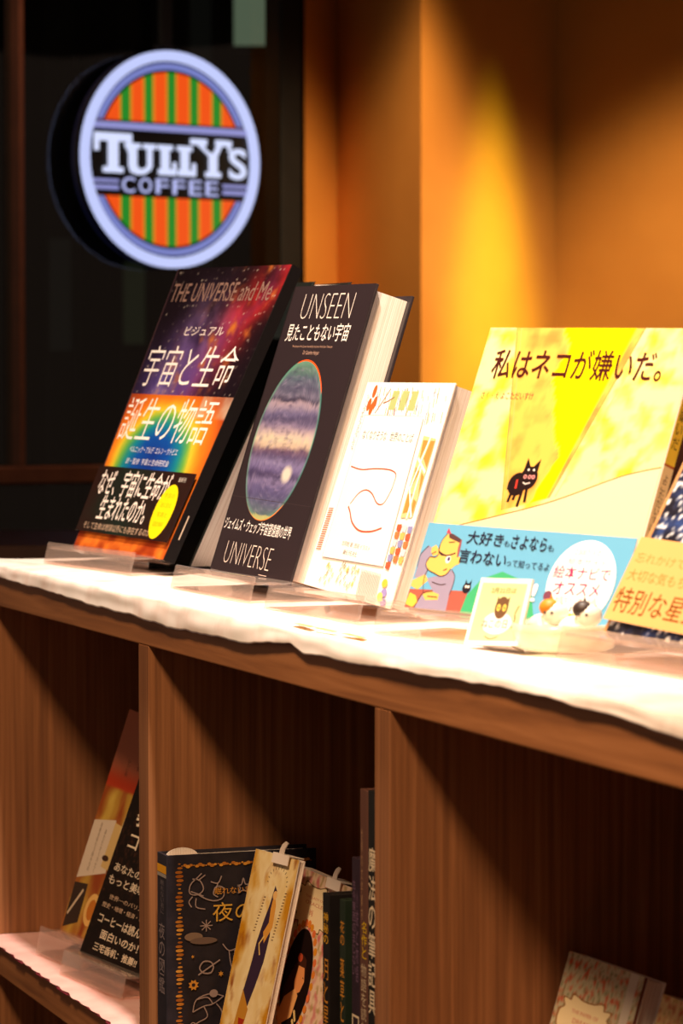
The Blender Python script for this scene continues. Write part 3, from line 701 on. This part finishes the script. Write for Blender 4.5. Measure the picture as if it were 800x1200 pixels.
a.text('2,000万人の', *B(.745, .226), *B(.865, .250), pk2); a.text('絵本サイト', *B(.725, .196), *B(.90, .217), pk2)
a.text('絵本ナビで', *B(.672, .146), *B(.93, .190), pk, .03, .01); a.text('オススメ', *B(.69, .093), *B(.90, .138), pk, .035, .01)
a.text('大切な人と読みたい', *B(.71, .071), *B(.90, .088), (170, 110, 124)); a.text('第1位！', *B(.72, .040), *B(.89, .062), (110, 84, 94), .03); a.rect(*B(.715, .026), *B(.905, .036), (252, 222, 20)); a.text('絵本ナビ', *B(.76, .006), *B(.86, .018), (180, 170, 175))
a.ell(.675, .086 / .298, .020, .017, (120, 70, 90)); a.ell(.583, .048 / .298, .016, .014, (190, 210, 70))
a.build('band_print', bd, lambda s, t, d: cover_map(bq)(s, t, d + .0038))
a = Art(.009, .2025); a.rect(0, .545, 1, 1, (240, 196, 60)); a.rect(0, .3, 1, .545, (240, 205, 150)); a.rect(0, 0, 1, .3, (120, 180, 220)); a.vtext('私はネコが嫌いだ', .5, .97, .60, .6, (70, 28, 24), .01); a.vtext('よこただいすけ', .5, .52, .33, .5, (110, 60, 40)); a.vtext('絵本', .5, .28, .2, .5, (240, 240, 245)); a.rect(0, .545, 1, .552, (180, 80, 40))
a.build('spine_print', b4, right_map(q, T))
stand((-.1083, .0601, ZC_), 18.2, .175, 20, 'clear acrylic stand under the yellow cat book, behind the name card', T=.012, dy=.032)

# ================================================================== book 5: star book at right
q = [(.0002, .1406), (.177, .14), (.1774, .0001), (-.0004, -.0001)]; T = .014
b5 = book('star_story_book', 'night sky book with a wide orange band at the right end of the row', frame((.1116, .1032, 1.0045), 3.71, 27.31, -1.82), q, T, 'L', 'pages', hard=.002)
a = Art(.177, .14)
def stars(s, t):
    n = noise.noise(Vector((s * 42, t * 34, 1))); m_ = fb(s * 8, t * 8, 7)
    c = mixc((28, 26, 40), (60, 92, 170), max(0, m_ + .2)); return mixc(c, (235, 238, 245), max(0, n - .22) * 5)
a.grid(0, 0, 1, 1, 90, 80, stars); a.rect(0, 0, .02, 1, (190, 140, 90))
a.text('特別な星空', .15, .62, .85, .85, (245, 240, 230), .02)
a.build('printed_artwork', b5, cover_map(q))
bq5 = [(-.0004, .0625), (.1774, .0625), (.1774, .0065), (-.0006, .0065)]
bd = G().prism(bq5, -.0038, -.0033).obj('paper_band', M['pages'], b5)
a = Art(.177, .056); a.rect(0, 0, 1, 1, (226, 172, 108))
a.text('忘れかけていた', .03, .70, .52, .82, (196, 128, 60)); a.text('大切な気もちに出会える', .03, .48, .78, .62, (196, 120, 50), .005)
a.text('特別な星空', -.0 + .02, .10, .62, .40, (124, 70, 24), .02)
a.build('band_print', bd, lambda s, t, d: cover_map(bq5)(s, t, d + .0038))
stand((.1116, .1032, ZC_), 3.7, .18, 27, 'clear acrylic stand under the orange-banded book at the right end', T=.014, dy=.034)

# ---- little sign card and cat figurine dish
q = [(.0011, .0434), (.0656, .0432), (.0672, .0007), (-.0008, -.0008)]
cdm = frame((.0115, .0518, .9905), 6.33, 17.02, 2.37)
t = thing('name_card', 'small pale green card with a brown cat standing in front of the yellow cat book', 'card', cdm)
G().prism(q, 0, .0012).obj('card_panel', M['pages'], t)
G().add([(.012, .001, .001), (.054, .001, .001), (.05, .018, -.002), (.016, .018, -.002), (.033, .0012, .026)], [(0, 1, 4), (1, 2, 4), (2, 3, 4), (3, 0, 4), (0, 1, 2, 3)]).obj('card_prop', M['pages'], t)
a = Art(.066, .043); a.rect(0, 0, 1, 1, (252, 250, 244)); a.rect(.06, .06, .93, .93, (206, 220, 160))
a.oval(.52, .33, .27, .17, (250, 248, 240))
bw = (110, 78, 52); a.ell(.54, .56, .125, .11, bw); a.poly([(.42, .60), (.43, .73), (.50, .65)], bw); a.poly([(.58, .65), (.66, .73), (.66, .60)], bw); a.poly([(.44, .52), (.64, .52), (.60, .42), (.48, .42)], bw)
for x in (.485, .595): a.ell(x, .56, .034, .034, (236, 214, 96)); a.ell(x, .56, .014, .014, bw)
a.curve([(.80, .25), (.84, .38), (.82, .48), (.87, .60)], .0012, (110, 80, 50))
a.text('2月22日は', .27, .775, .75, .86, (150, 138, 76), .02); a.text('ねこの日', .24, .25, .72, .38, (120, 100, 80), .02); a.curve([(.35, .13), (.47, .09), (.60, .13)], .0010, (170, 140, 110))
a.build('printed_artwork', t, cover_map(q), 'matte')
# dish
dc = Vector((.078, .092, .9900))
t = thing('figurine_dish', 'low frosted round dish holding two tiny white cats beside the name card', 'dish', Matrix.Translation(dc))
prof = [(0, .0005), (.026, .0005), (.0305, .002), (.0325, .011), (.0335, .0175), (.0325, .0175), (.0312, .011), (.029, .0035), (.025, .002), (0, .002)]
V = []; F = []; n = 48; k = len(prof)
for i in range(n):
    an = 2 * pi * i / n
    for r, z in prof: V.append((r * cos(an), r * sin(an), z))
for i in range(n):
    for j in range(k - 1): F.append((i * k + j, ((i + 1) % n) * k + j, ((i + 1) % n) * k + j + 1, i * k + j + 1))
me = mesh('dish_body', V, F); me.polygons.foreach_set('use_smooth', [True] * len(me.polygons)); obj('dish_body', me, M['bowl'], t)
china = noisy('white_glaze', [(240, 234, 222), (250, 246, 238)], 30, rough=.3, spec=.5)
orng = mat('orange_glaze', (226, 130, 20), .5); dkb = mat('dark_brown_glaze', (52, 38, 34), .5)
def sph(g, c, r, nu=18, nv=12, sq=(1, 1, 1)):
    V = []; F = []
    for j in range(nv + 1):
        for i in range(nu):
            th = pi * j / nv; ph = 2 * pi * i / nu; V.append((c[0] + r * sq[0] * sin(th) * cos(ph), c[1] + r * sq[1] * sin(th) * sin(ph), c[2] + r * sq[2] * cos(th)))
    for j in range(nv):
        for i in range(nu): F.append((j * nu + i, j * nu + (i + 1) % nu, (j + 1) * nu + (i + 1) % nu, (j + 1) * nu + i))
    return g.add(V, F)
def cat_fig(loc, rz, patch, label):
    t = thing('cat_figurine', label, 'figurine', Matrix.Translation(loc) @ Matrix.Rotation(rz, 4, 'Z') @ Matrix.Scale(1.35, 4), 'tiny porcelain cats in the dish')
    sph(G(), (0, 0, .0075), .0075, sq=(1.35, 1, 1)).obj('body', china, t, smooth=True)
    sph(G(), (.0075, -.0015, .0155), .0062, sq=(1, .95, .9)).obj('head', china, t, smooth=True)
    for s_ in (-1, 1):
        G().add([(.0048 if s_ < 0 else .0078, -.003, .0195), (.0082 if s_ < 0 else .0115, -.003, .0185), (.0052 if s_ < 0 else .0112, -.002, .0245), (.0062 if s_ < 0 else .0098, .0008, .019)], [(0, 1, 2), (1, 3, 2), (3, 0, 2), (0, 3, 1)]).obj('ear', patch if s_ < 0 else china, t)
    sph(G(), (.0052, -.0030, .0180), .0052, sq=(1, .9, .8)).obj('colour_patch', patch, t, smooth=True)
    sph(G(), (-.009, .002, .004), .003, sq=(1.8, 1, .8)).obj('tail', patch, t, smooth=True)
    for a_ in (-.003, .004): sph(G(), (.008 + a_ * .3, -.0045 + a_ * .2, .0026), .0024).obj('paw', china, t, smooth=True)
    for a_ in (.0055, .0095): sph(G(), (a_, -.0072, .0160), .0007, 8, 6).obj('eye', dkb, t)
cat_fig(dc + Vector((-.015, -.007, .0021)), .5, orng, 'tiny white porcelain cat with an orange ear patch, left one in the dish')
cat_fig(dc + Vector((.009, .004, .0021)), .6, dkb, 'tiny white porcelain cat with a dark brown ear patch, right one in the dish')

# ================================================================== left compartment
ZL = .6305
q = [(.0005, .2131), (.1383, .208), (.1397, .0016), (-.0012, -.0021)]
b6 = book('drinks_recipe_book', 'book with a red-brown top and photographs of jars and glasses, behind the coffee bean book', frame((-.9487, .0398, .6524), 9.17, 18.37, -2.23), q, .010, 'R', 'pages', hard=.001)
a = Art(.139, .21)
def jars(s, t):
    c = mixc((196, 120, 90), (186, 60, 30), exp(-((t - .68) / .06) ** 2))
    if t < .66:
        c = mixc((190, 150, 60), (150, 70, 30), .5 + .5 * sin(s * 26 + 3 * fb(s * 3, t * 3)))
        c = mixc(c, (220, 190, 90), max(0, fb(s * 9, t * 5, 3)))
    return c
a.grid(0, 0, 1, 1, 40, 60, jars)
a.poly([(0, .50), (.32, .53), (.40, .30), (.0, .24)], (222, 205, 185)); a.poly([(.32, .52), (.62, .50), (.66, .30), (.30, .32)], (216, 184, 120)); a.poly([(.46, .70), (.58, .70), (.50, .46), (.42, .48)], (226, 206, 160))
a.poly([(0, .22), (.20, .23), (.22, .06), (.02, .02)], (60, 44, 34)); a.stroke([(.03, .08), (.16, .2)], .003, (220, 200, 170)); a.ell(.36, .13, .10, .11, (236, 190, 110)); a.ell(.36, .13, .06, .07, (200, 120, 40)); a.ell(.33, .36, .05, .02, (70, 44, 30))
a.vtext('珈琲と紅茶の好', .42, .93, .76, .07, (60, 30, 26)); a.vtext('レシピ帖', .25, .80, .72, .04, (90, 50, 40)); a.vtext('季節を味わう飲みもの', .13, .50, .28, .03, (150, 130, 110)); a.vtext('あたたかく冷たく', .22, .48, .28, .03, (150, 130, 110))
a.build('printed_artwork', b6, cover_map(q))
stand((-.9487, .0398, ZL), 9, .10, 18, 'clear acrylic stand at the far left of the lower shelf under the recipe book', T=.010, seat=.0215, lip=.026, dy=.026, rest=.09)
q = [(.0021, .2029), (.1398, .2), (.1439, .0011), (-.0026, -.0012)]
b7 = book('coffee_culture_book', 'dark coffee bean covered book with white Japanese lettering in the lower left compartment', frame((-.8424, .0305, .65), 8.16, 19.5, -1.97), q, .014, 'R', 'black', hard=.001)
a = Art(.142, .2)
def beans(s, t):
    x, y = s * 30, t * 42; n = noise.cell(Vector((x + .7 * noise.noise(Vector((x, y, 0))), y, 0))); m_ = noise.noise(Vector((x * 1.6, y * 1.6, 4)))
    return mixc((24, 15, 12), (96, 56, 38), max(0, .55 * n * (.5 + m_) + .3 * m_) * (1 if t > .28 or s > 9 else .45))
a.grid(0, 0, 1, 1, 100, 130, beans); wt = (240, 222, 196)
a.text('教養', .16, .60, .62, .72, wt, .04); a.text('コーヒー', .16, .50, .9, .57, wt, .03)
a.text('あなたの一杯を', .08, .385, .80, .425, wt, .02); a.text('もっと美味しく', .06, .325, .80, .368, wt, .03)
a.text('世界一のバリスタが', .15, .262, .80, .284, (220, 190, 160)); a.text('歴史・地理・経済・ビジネス', .09, .222, .88, .244, (220, 190, 160), .01)
a.text('コーヒーは読んで', .10, .150, .82, .196, wt, .05); a.text('面白いのか！', .20, .088, .76, .130, wt, .05); a.text('三宅香帆：推薦!!', .16, .030, .80, .068, wt, .05)
a.build('printed_artwork', b7, cover_map(q), 'matte')
stand((-.8424, .0305, ZL), 8, .135, 19.5, 'clear acrylic stand under the coffee bean book', T=.014, seat=.0192, lip=.022, dy=.022, rest=.09)

# ================================================================== middle compartment
# upright dark blue constellation book, spine to the front, cover to the right
def upright(name, label, x0, x1, y0, y1, z0, z1, covm, group=None, pagetop=True):
    t = thing(name, label, 'book', Matrix.Translation((x0, y0, z0)), group); w_ = x1 - x0; d = y1 - y0; h = z1 - z0; c = .0018
    G().box(0, c, 0, d, 0, h).obj('back_cover', covm, t, .0004); G().box(w_ - c, w_, 0, d, 0, h).obj('front_cover', covm, t, .0004)
    G().box(c, w_ - c, .0, .0022, 0, h).obj('spine', covm, t, .0004); G().box(c + .0001, w_ - c - .0001, .0023, d - .004, .003, h - .003).obj('page_block', M['pages'], t)
    return t, w_, d, h
navy = noisy('night_blue_cloth_board', [(30, 28, 36), (42, 38, 48)], 80, rough=.5)
t, w_, d, h = upright('night_sky_book', 'dark navy book with gold borders and silver constellation drawings', -.5115, -.4865, .003, .128, .6275, .7868, navy)
gold = (206, 146, 60); sil = (156, 138, 136)
a = Art(d, h)
def c2(px, py): return ((px - 196) / 1330 / d, 1 - (py - 1000) / 1440 / h)
rnd = random.Random(5)
for k in range(46):                                  # gold ornament down the left and along the top
    y = .955 - k * .0205; r = .006 + .012 * abs(sin(k * .52)); a.ell(.085 + .004 * sin(k * 2.1), y, r * 1.5, r * .6, mixc(gold, (150, 84, 30), rnd.random()), n=9)
for k in range(44):
    x = .10 + k * .02; r = .005 + .011 * abs(sin(k * .8)); a.ell(x, .945 + .004 * sin(k * 2.3), r, r * .7, mixc(gold, (160, 96, 40), rnd.random()), n=9)
def cons(L, wd=.0009):
    for P in L: a.curve([c2(170 + x / 5, 960 + y / 5) for x, y in P], wd, sil, 4)
cons([[(300, 330), (260, 370), (255, 420), (300, 430), (330, 400), (310, 350), (270, 340)], [(320, 310), (290, 340)], [(340, 320), (300, 350)], [(300, 430), (350, 460), (400, 470), (440, 450), (440, 400), (400, 390), (385, 430), (410, 450)], [(430, 330), (410, 370), (370, 360)], [(410, 370), (400, 400)], [(270, 440), (250, 470), (265, 500)], [(290, 450), (290, 500), (340, 515)], [(260, 410), (330, 440)]])
cons([[(515, 390), (540, 385), (550, 350), (562, 385), (588, 385), (568, 405), (580, 435), (550, 418), (522, 435), (533, 405), (515, 390)]])
for an in range(8):
    c_, s_ = cos(an * pi / 4), sin(an * pi / 4); cons([[(345, 610), (345 + 34 * c_, 610 + 34 * s_)]], .0008)
a.ell(*c2(170 + 55, 960 + 134), .06, .028, (130, 110, 96)); a.ell(*c2(170 + 66, 960 + 139), .09, .022, (110, 92, 84))
cons([[(385, 850), (370, 880), (330, 880), (308, 850), (330, 815), (370, 820), (385, 850)], [(300, 890), (420, 810)]], .0011)
cons([[(270, 1100), (290, 1030), (370, 1000), (440, 1020)], [(270, 1100), (330, 1070), (380, 1060), (440, 1020)], [(330, 1070), (350, 1130), (300, 1160), (260, 1190)], [(400, 1060), (430, 1110), (420, 1180)], [(290, 1030), (350, 1020), (380, 1060)], [(250, 1180), (270, 1160), (300, 1180)]], .0009); a.ell(*c2(247, 1160), .028, .025, sil)
cons([[(435, 720), (470, 760), (520, 740), (540, 690)], [(470, 760), (480, 840), (500, 900)], [(500, 760), (520, 820)]], .0009)
for x, y, r in ((425, 890, .02), (270, 783, .012)):
    P = []
    for k in range(12):
        rr = r * (1 if k % 2 else .45); P.append((c2(170 + x / 5, 960 + y / 5)[0] + rr * cos(k * pi / 6), c2(170 + x / 5, 960 + y / 5)[1] + rr * sin(k * pi / 6) * d / h))
    a.poly(P, gold)
cx_, cy_ = c2(170 + 274 / 5, 960 + 945 / 5)
a.poly([(cx_ + (.036 if k % 2 else .024) * cos(k * pi / 8), cy_ + (.036 if k % 2 else .024) * sin(k * pi / 8) * d / h) for k in range(16)], gold); a.ell(cx_, cy_, .012, .012, (50, 40, 44))
a.text('眠れない君にイチオシの', .315, .795, .86, .828, gold); a.text('夜の図鑑', .30, .66, .86, .755, (214, 168, 70), .0)
a.build('cover_print', t, lambda s, tt, dd: (w_ + dd, d * s, h * tt))
a = Art(w_, h); a.rect(.02, .905, .98, .945, (214, 150, 30)); a.rect(.02, .885, .98, .903, (150, 140, 130)); a.vtext('眠れない君に', .55, .87, .70, .35, (110, 100, 104)); a.vtext('夜の図鑑', .5, .66, .30, .62, (130, 116, 118), .02)
a.build('spine_print', t, lambda s, tt, dd: (w_ * s, -dd, h * tt))
# sticky index tab on top of it
tt_ = G(); n = 14; tt_.extr([(.016 + .0135 * cos(pi * k / n), .0 + .0075 * sin(pi * k / n)) for k in range(n + 1)], 0, .0012)
o = tt_.obj('index_tab', M['pages']); o.location = (-.498, .003, .7835); tag(o, 'half-round cream index tab sticking out of the navy constellation book', 'tab')

# two leaning deck-sized books
def lean(name, label, o, al, ta, ro, w_, up, down, T, paint, ext=0):
    fm = frame(o, al, ta, ro); base = fm @ Vector((0, 0, -down)); fm = fm.copy(); fm.translation = base
    q = [(0, up + down), (w_, up + down), (w_, 0), (0, 0)]
    return book(name, label, fm, q, T, 'L', 'pages', hard=.0012, inset=.0015), q, w_, up + down
t8, q, w8, h8 = lean('slim_gold_book', 'slim golden marbled book with a dark-robed figure, leaning right of the navy book', (-.4735, .0431, .655), 9.87, 13.43, 0, .0705, .1385, .0248, .006, None)
a = Art(w8, h8)
def marb(s, t):
    n = fb(s * 4 + 2 * t, t * 5, 3, 5); c = mixc((232, 208, 150), (250, 238, 200), n + .5); e = max(0, abs(s - .5) * 2 - .45) * 1.3
    c = mixc(c, (200, 140, 30), max(0, n * 1.2 + e - .15)); return mixc(c, (140, 70, 24), max(0, fb(s * 7, t * 8, 9) - .25) * 1.6 * (e + .35))
a.grid(0, 0, 1, 1, 40, 70, marb)
f0 = .0248 / h8
def fy(t): return f0 + t * (1 - f0)
dk = (58, 42, 66)
a.poly([(.60, fy(.83)), (.66, fy(.80)), (.64, fy(.66)), (.70, fy(.55)), (.68, fy(.40)), (.60, fy(.25)), (.50, fy(.10)), (.34, fy(.05)), (.36, fy(.20)), (.42, fy(.38)), (.44, fy(.50)), (.50, fy(.62)), (.56, fy(.72))], dk)
a.poly([(.62, fy(.80)), (.70, fy(.72)), (.72, fy(.60)), (.60, fy(.50)), (.54, fy(.56)), (.62, fy(.62)), (.60, fy(.70))], (222, 160, 70)); a.ell(.635, fy(.775), .045, .05, (238, 190, 120)); a.stroke([(.58, fy(.54)), (.50, fy(.49)), (.56, fy(.43))], .0016, (236, 200, 120))
a.poly([(.36, fy(.22)), (.55, fy(.12)), (.50, fy(-.02)), (.30, fy(.0))], (196, 140, 50)); a.poly([(.38, fy(.06)), (.52, fy(.06)), (.44, fy(-.05))], (170, 50, 30))
for k in range(12):
    an = pi * k / 11; a.stroke([(.63 + .20 * cos(an), fy(.84) + .07 * sin(an)), (.63 + .23 * cos(an), fy(.84) + .085 * sin(an))], .0006, (90, 60, 40), a.n + 1)
for k in range(12): a.stroke([(.40 - .008 * k, fy(.75 - .018 * k)), (.44 - .008 * k, fy(.752 - .018 * k))], .0007, (100, 66, 44), a.n + 1)
for k in range(16): a.stroke([(.84 - .006 * k, fy(.80 - .018 * k)), (.88 - .006 * k, fy(.802 - .018 * k))], .0007, (100, 66, 44), a.n + 1)
a.build('printed_artwork', t8, cover_map(q))
t9, q, w9, h9 = lean('pink_floral_book', 'pink floral book with a woman in an oval frame, right of the gold one', (-.4633, .0777, .655), 4.36, 12.5, -1.5, .109, .125, .0240, .012, None)
a = Art(w9, h9)
def flor(c0, c1, c2_, k0, sc=14):
    def f(s, t):
        n = noise.noise(Vector((s * sc, t * sc * 1.3, k0))); m_ = noise.noise(Vector((s * sc * 1.7, t * sc * 2, k0 + 5)))
        return mixc(mixc(c0, c1, max(0, n) * 2.2), c2_, max(0, m_ - .1) * 2.2)
    return f
a.grid(0, 0, 1, 1, 70, 90, flor((232, 206, 180), (206, 110, 116), (186, 160, 110), 3))
g0 = .0240 / h9
def gy(t): return g0 + t * (1 - g0)
def scallop(a, cx, cy, rx, ry, col, edge):
    for c_, k_ in ((edge, 1.06), (col, 1.0)):
        a.poly([(cx + rx * k_ * (1 + .09 * cos(10 * an)) * (abs(cos(an)) ** .5) * (1 if cos(an) >= 0 else -1), cy + ry * k_ * (1 + .09 * cos(10 * an)) * (abs(sin(an)) ** .5) * (1 if sin(an) >= 0 else -1)) for an in [2 * pi * i / 80 for i in range(80)]], c_)
scallop(a, .37, gy(.79), .27, .11, (244, 226, 186), (110, 90, 50))
a.text('THE LADY OF', .22, gy(.84), .54, gy(.855), (200, 120, 90)); a.text('ORACLE', .24, gy(.80), .54, gy(.822), (200, 120, 90)); a.text('肖', .34, gy(.735), .40, gy(.775), (196, 90, 70))
for k in range(30):
    an = 2 * pi * k / 30; a.ell(.36 + .26 * cos(an), gy(.33) + .30 * sin(an), .03, .03, mixc((226, 150, 40), (230, 120, 70), (k % 3) / 2), n=8)
a.oval(.36, gy(.33), .235, .27, (30, 18, 18))
a.poly([(.30, gy(.42)), (.38, gy(.50)), (.47, gy(.47)), (.50, gy(.36)), (.44, gy(.30)), (.30, gy(.20)), (.20, gy(.12)), (.18, gy(.26))], (70, 38, 28))
a.poly([(.36, gy(.42)), (.46, gy(.42)), (.50, gy(.34)), (.46, gy(.27)), (.38, gy(.24)), (.34, gy(.32))], (236, 160, 100)); a.poly([(.38, gy(.28)), (.44, gy(.24)), (.40, gy(.10)), (.22, gy(.02)), (.16, gy(.08)), (.22, gy(.20))], (240, 180, 116))
a.ell(.36, gy(.47), .04, .03, (190, 80, 50)); a.stroke([(.46, gy(.36)), (.48, gy(.355))], .0008, (60, 30, 24))
for k in range(14): a.ell(.44 + .012 * (k % 4), gy(.14) - .012 * k, .018, .016, (232, 206, 140), n=7)
a.build('printed_artwork', t9, cover_map(q))
# white index tabs clipped on their tops
def tab(fm, label, w_=.030):
    t = thing('index_clip', label, 'clip', fm @ Matrix.Scale(.85, 4), 'white clips on the leaning books')
    G().box(0, w_, -.0018, .0135, .0005, .0016).add([(0, -.0018, -.008), (w_, -.0018, -.008), (w_, -.0018, .0016), (0, -.0018, .0016), (0, -.0026, -.008), (w_, -.0026, -.008), (w_, -.0026, .0016), (0, -.0026, .0016)],
        [(0, 1, 2, 3), (7, 6, 5, 4), (0, 4, 5, 1), (1, 5, 6, 2), (2, 6, 7, 3), (3, 7, 4, 0)]).obj('clip_body', M['pages'], t)
    P = [(.010, .0016), (.018, .0016), (.0185, .006), (.023, .0125), (.018, .0135), (.013, .0105), (.0105, .006)]
    G().add([(x, -.0022, z) for x, z in P] + [(x, -.0012, z) for x, z in P], [tuple(range(7)), tuple(range(13, 6, -1))] + [(i, (i + 1) % 7, (i + 1) % 7 + 7, i + 7) for i in range(7)]).obj('clip_fin', M['pages'], t)
tab(t8.matrix_world @ Matrix.Translation((.034, -.0012, h8 + .0002)), 'white clip with a curved fin on top of the slim gold book')
tab(t9.matrix_world @ Matrix.Translation((.062, -.0012, h9 + .0002)), 'white clip with a curved fin on top of the pink floral book')

# upright spines at the right of the compartment
def spine_book(name, label, x0, x1, z1, col, txt, y0=.02, dep=.15, extra=None, group='upright books by the divider'):
    mm = noisy(name + '_board', [col, mixc(col, (90, 80, 80), .15)], 60, rough=.5)
    t, w_, d, h = upright(name, label, x0, x1, y0, y0 + dep, .6275, z1, mm, group)
    a = Art(w_, h)
    if extra: extra(a)
    for tx, cx, top, bot, wd, cc, bo in txt: a.vtext(tx, cx, top, bot, wd, cc, bo)
    a.build('spine_print', t, lambda s, tt, dd: (w_ * s, -dd, h * tt))
    return t
go = (206, 140, 50)
spine_book('black_gilt_book', 'black book with gold lettering down its spine, first of the upright spines', -.1690, -.1555, .8050, (22, 18, 18), [('神秘の', .5, .93, .80, .7, (226, 170, 40), .02), ('月と星の暦と世界', .5, .75, .02, .75, go, .01)])
spine_book('green_gilt_book', 'dark green book with gold lettering, second of the upright spines', -.1345, -.1240, .8060, (26, 40, 28), [('花の', .5, .92, .82, .75, go, .02), ('薬草と魔女の森の本', .5, .78, .02, .75, go, .01)])
spine_book('purple_spine_book', 'dark purple book with large white characters low on its spine', -.1105, -.0955, .8380, (44, 28, 42), [('古今東西のまじない', .3, .93, .62, .4, (120, 92, 120), 0.), ('小説と物語', .7, .90, .60, .3, (120, 92, 120), 0.), ('ロマンクランケス', .5, .50, .0, .9, (226, 208, 180), .03)])
spine_book('brown_spine_book', 'tall brown book with yellow and cream characters on its spine', -.0945, -.0800, .8860, (96, 62, 52), [('世界の文学案内', .25, .90, .66, .2, (176, 140, 110), 0.), ('名作と', .55, .66, .56, .7, (214, 176, 30), .02), ('物語を読む', .5, .55, .36, .7, (196, 176, 150), .0), ('傑作選集', .6, .34, .03, .8, (220, 184, 20), .03)])
spine_book('black_spine_book', 'tall black book with cream characters, against the divider', -.0790, -.0600, .8870, (24, 24, 24), [('魔法の筆記具', .40, .86, .42, .7, (224, 206, 180), .03), ('文房具の', .4, .38, .26, .4, (170, 160, 150), .0)],
           extra=lambda a: (a.rect(.2, .06, .6, .16, (220, 120, 50)), a.ell(.4, .20, .25, .25, (206, 90, 50))))

# ================================================================== right compartment
def floral_book(name, label, o, al, ta, w_, up, down, cols, k0, lab=True):
    t, q, w_, h_ = lean(name, label, o, al, ta, 0, w_, up, down, .014, None)
    a = Art(w_, h_); a.grid(0, 0, 1, 1, 70, 100, flor(*cols, k0, 26))
    if lab:
        cy = (down + .006) / h_; k = .001 / h_
        scallop(a, .39, cy, .30, 15 * k, (244, 226, 182), (150, 104, 50))
        a.text('THE PAPER OF', .22, cy + 5 * k, .56, cy + 7.5 * k, (206, 110, 90)); a.text('DREAMS', .26, cy - 1 * k, .52, cy + 2.2 * k, (206, 110, 90)); a.text('花と', .32, cy - 9 * k, .46, cy - 4 * k, (206, 80, 70))
        a.rect(.80, 0, .90, 1, (210, 200, 186)); a.rect(.965, 0, 1, 1, (96, 44, 30))
    a.build('printed_artwork', t, cover_map(q), 'matte'); return t
floral_book('sage_floral_book', 'small sage and red floral book with a cream scalloped label in the right compartment', (.0236, .107, .745), 3.62, 16.94, .103, .0475, .1185, ((196, 190, 160), (206, 90, 60), (120, 124, 84)), 11)
floral_book('cream_floral_book', 'small cream floral book, partly cut off at the right edge', (.1420, .118, .745), 1.0, 16.9, .108, .0405, .1185, ((232, 206, 150), (196, 100, 70), (180, 150, 80)), 21, False)
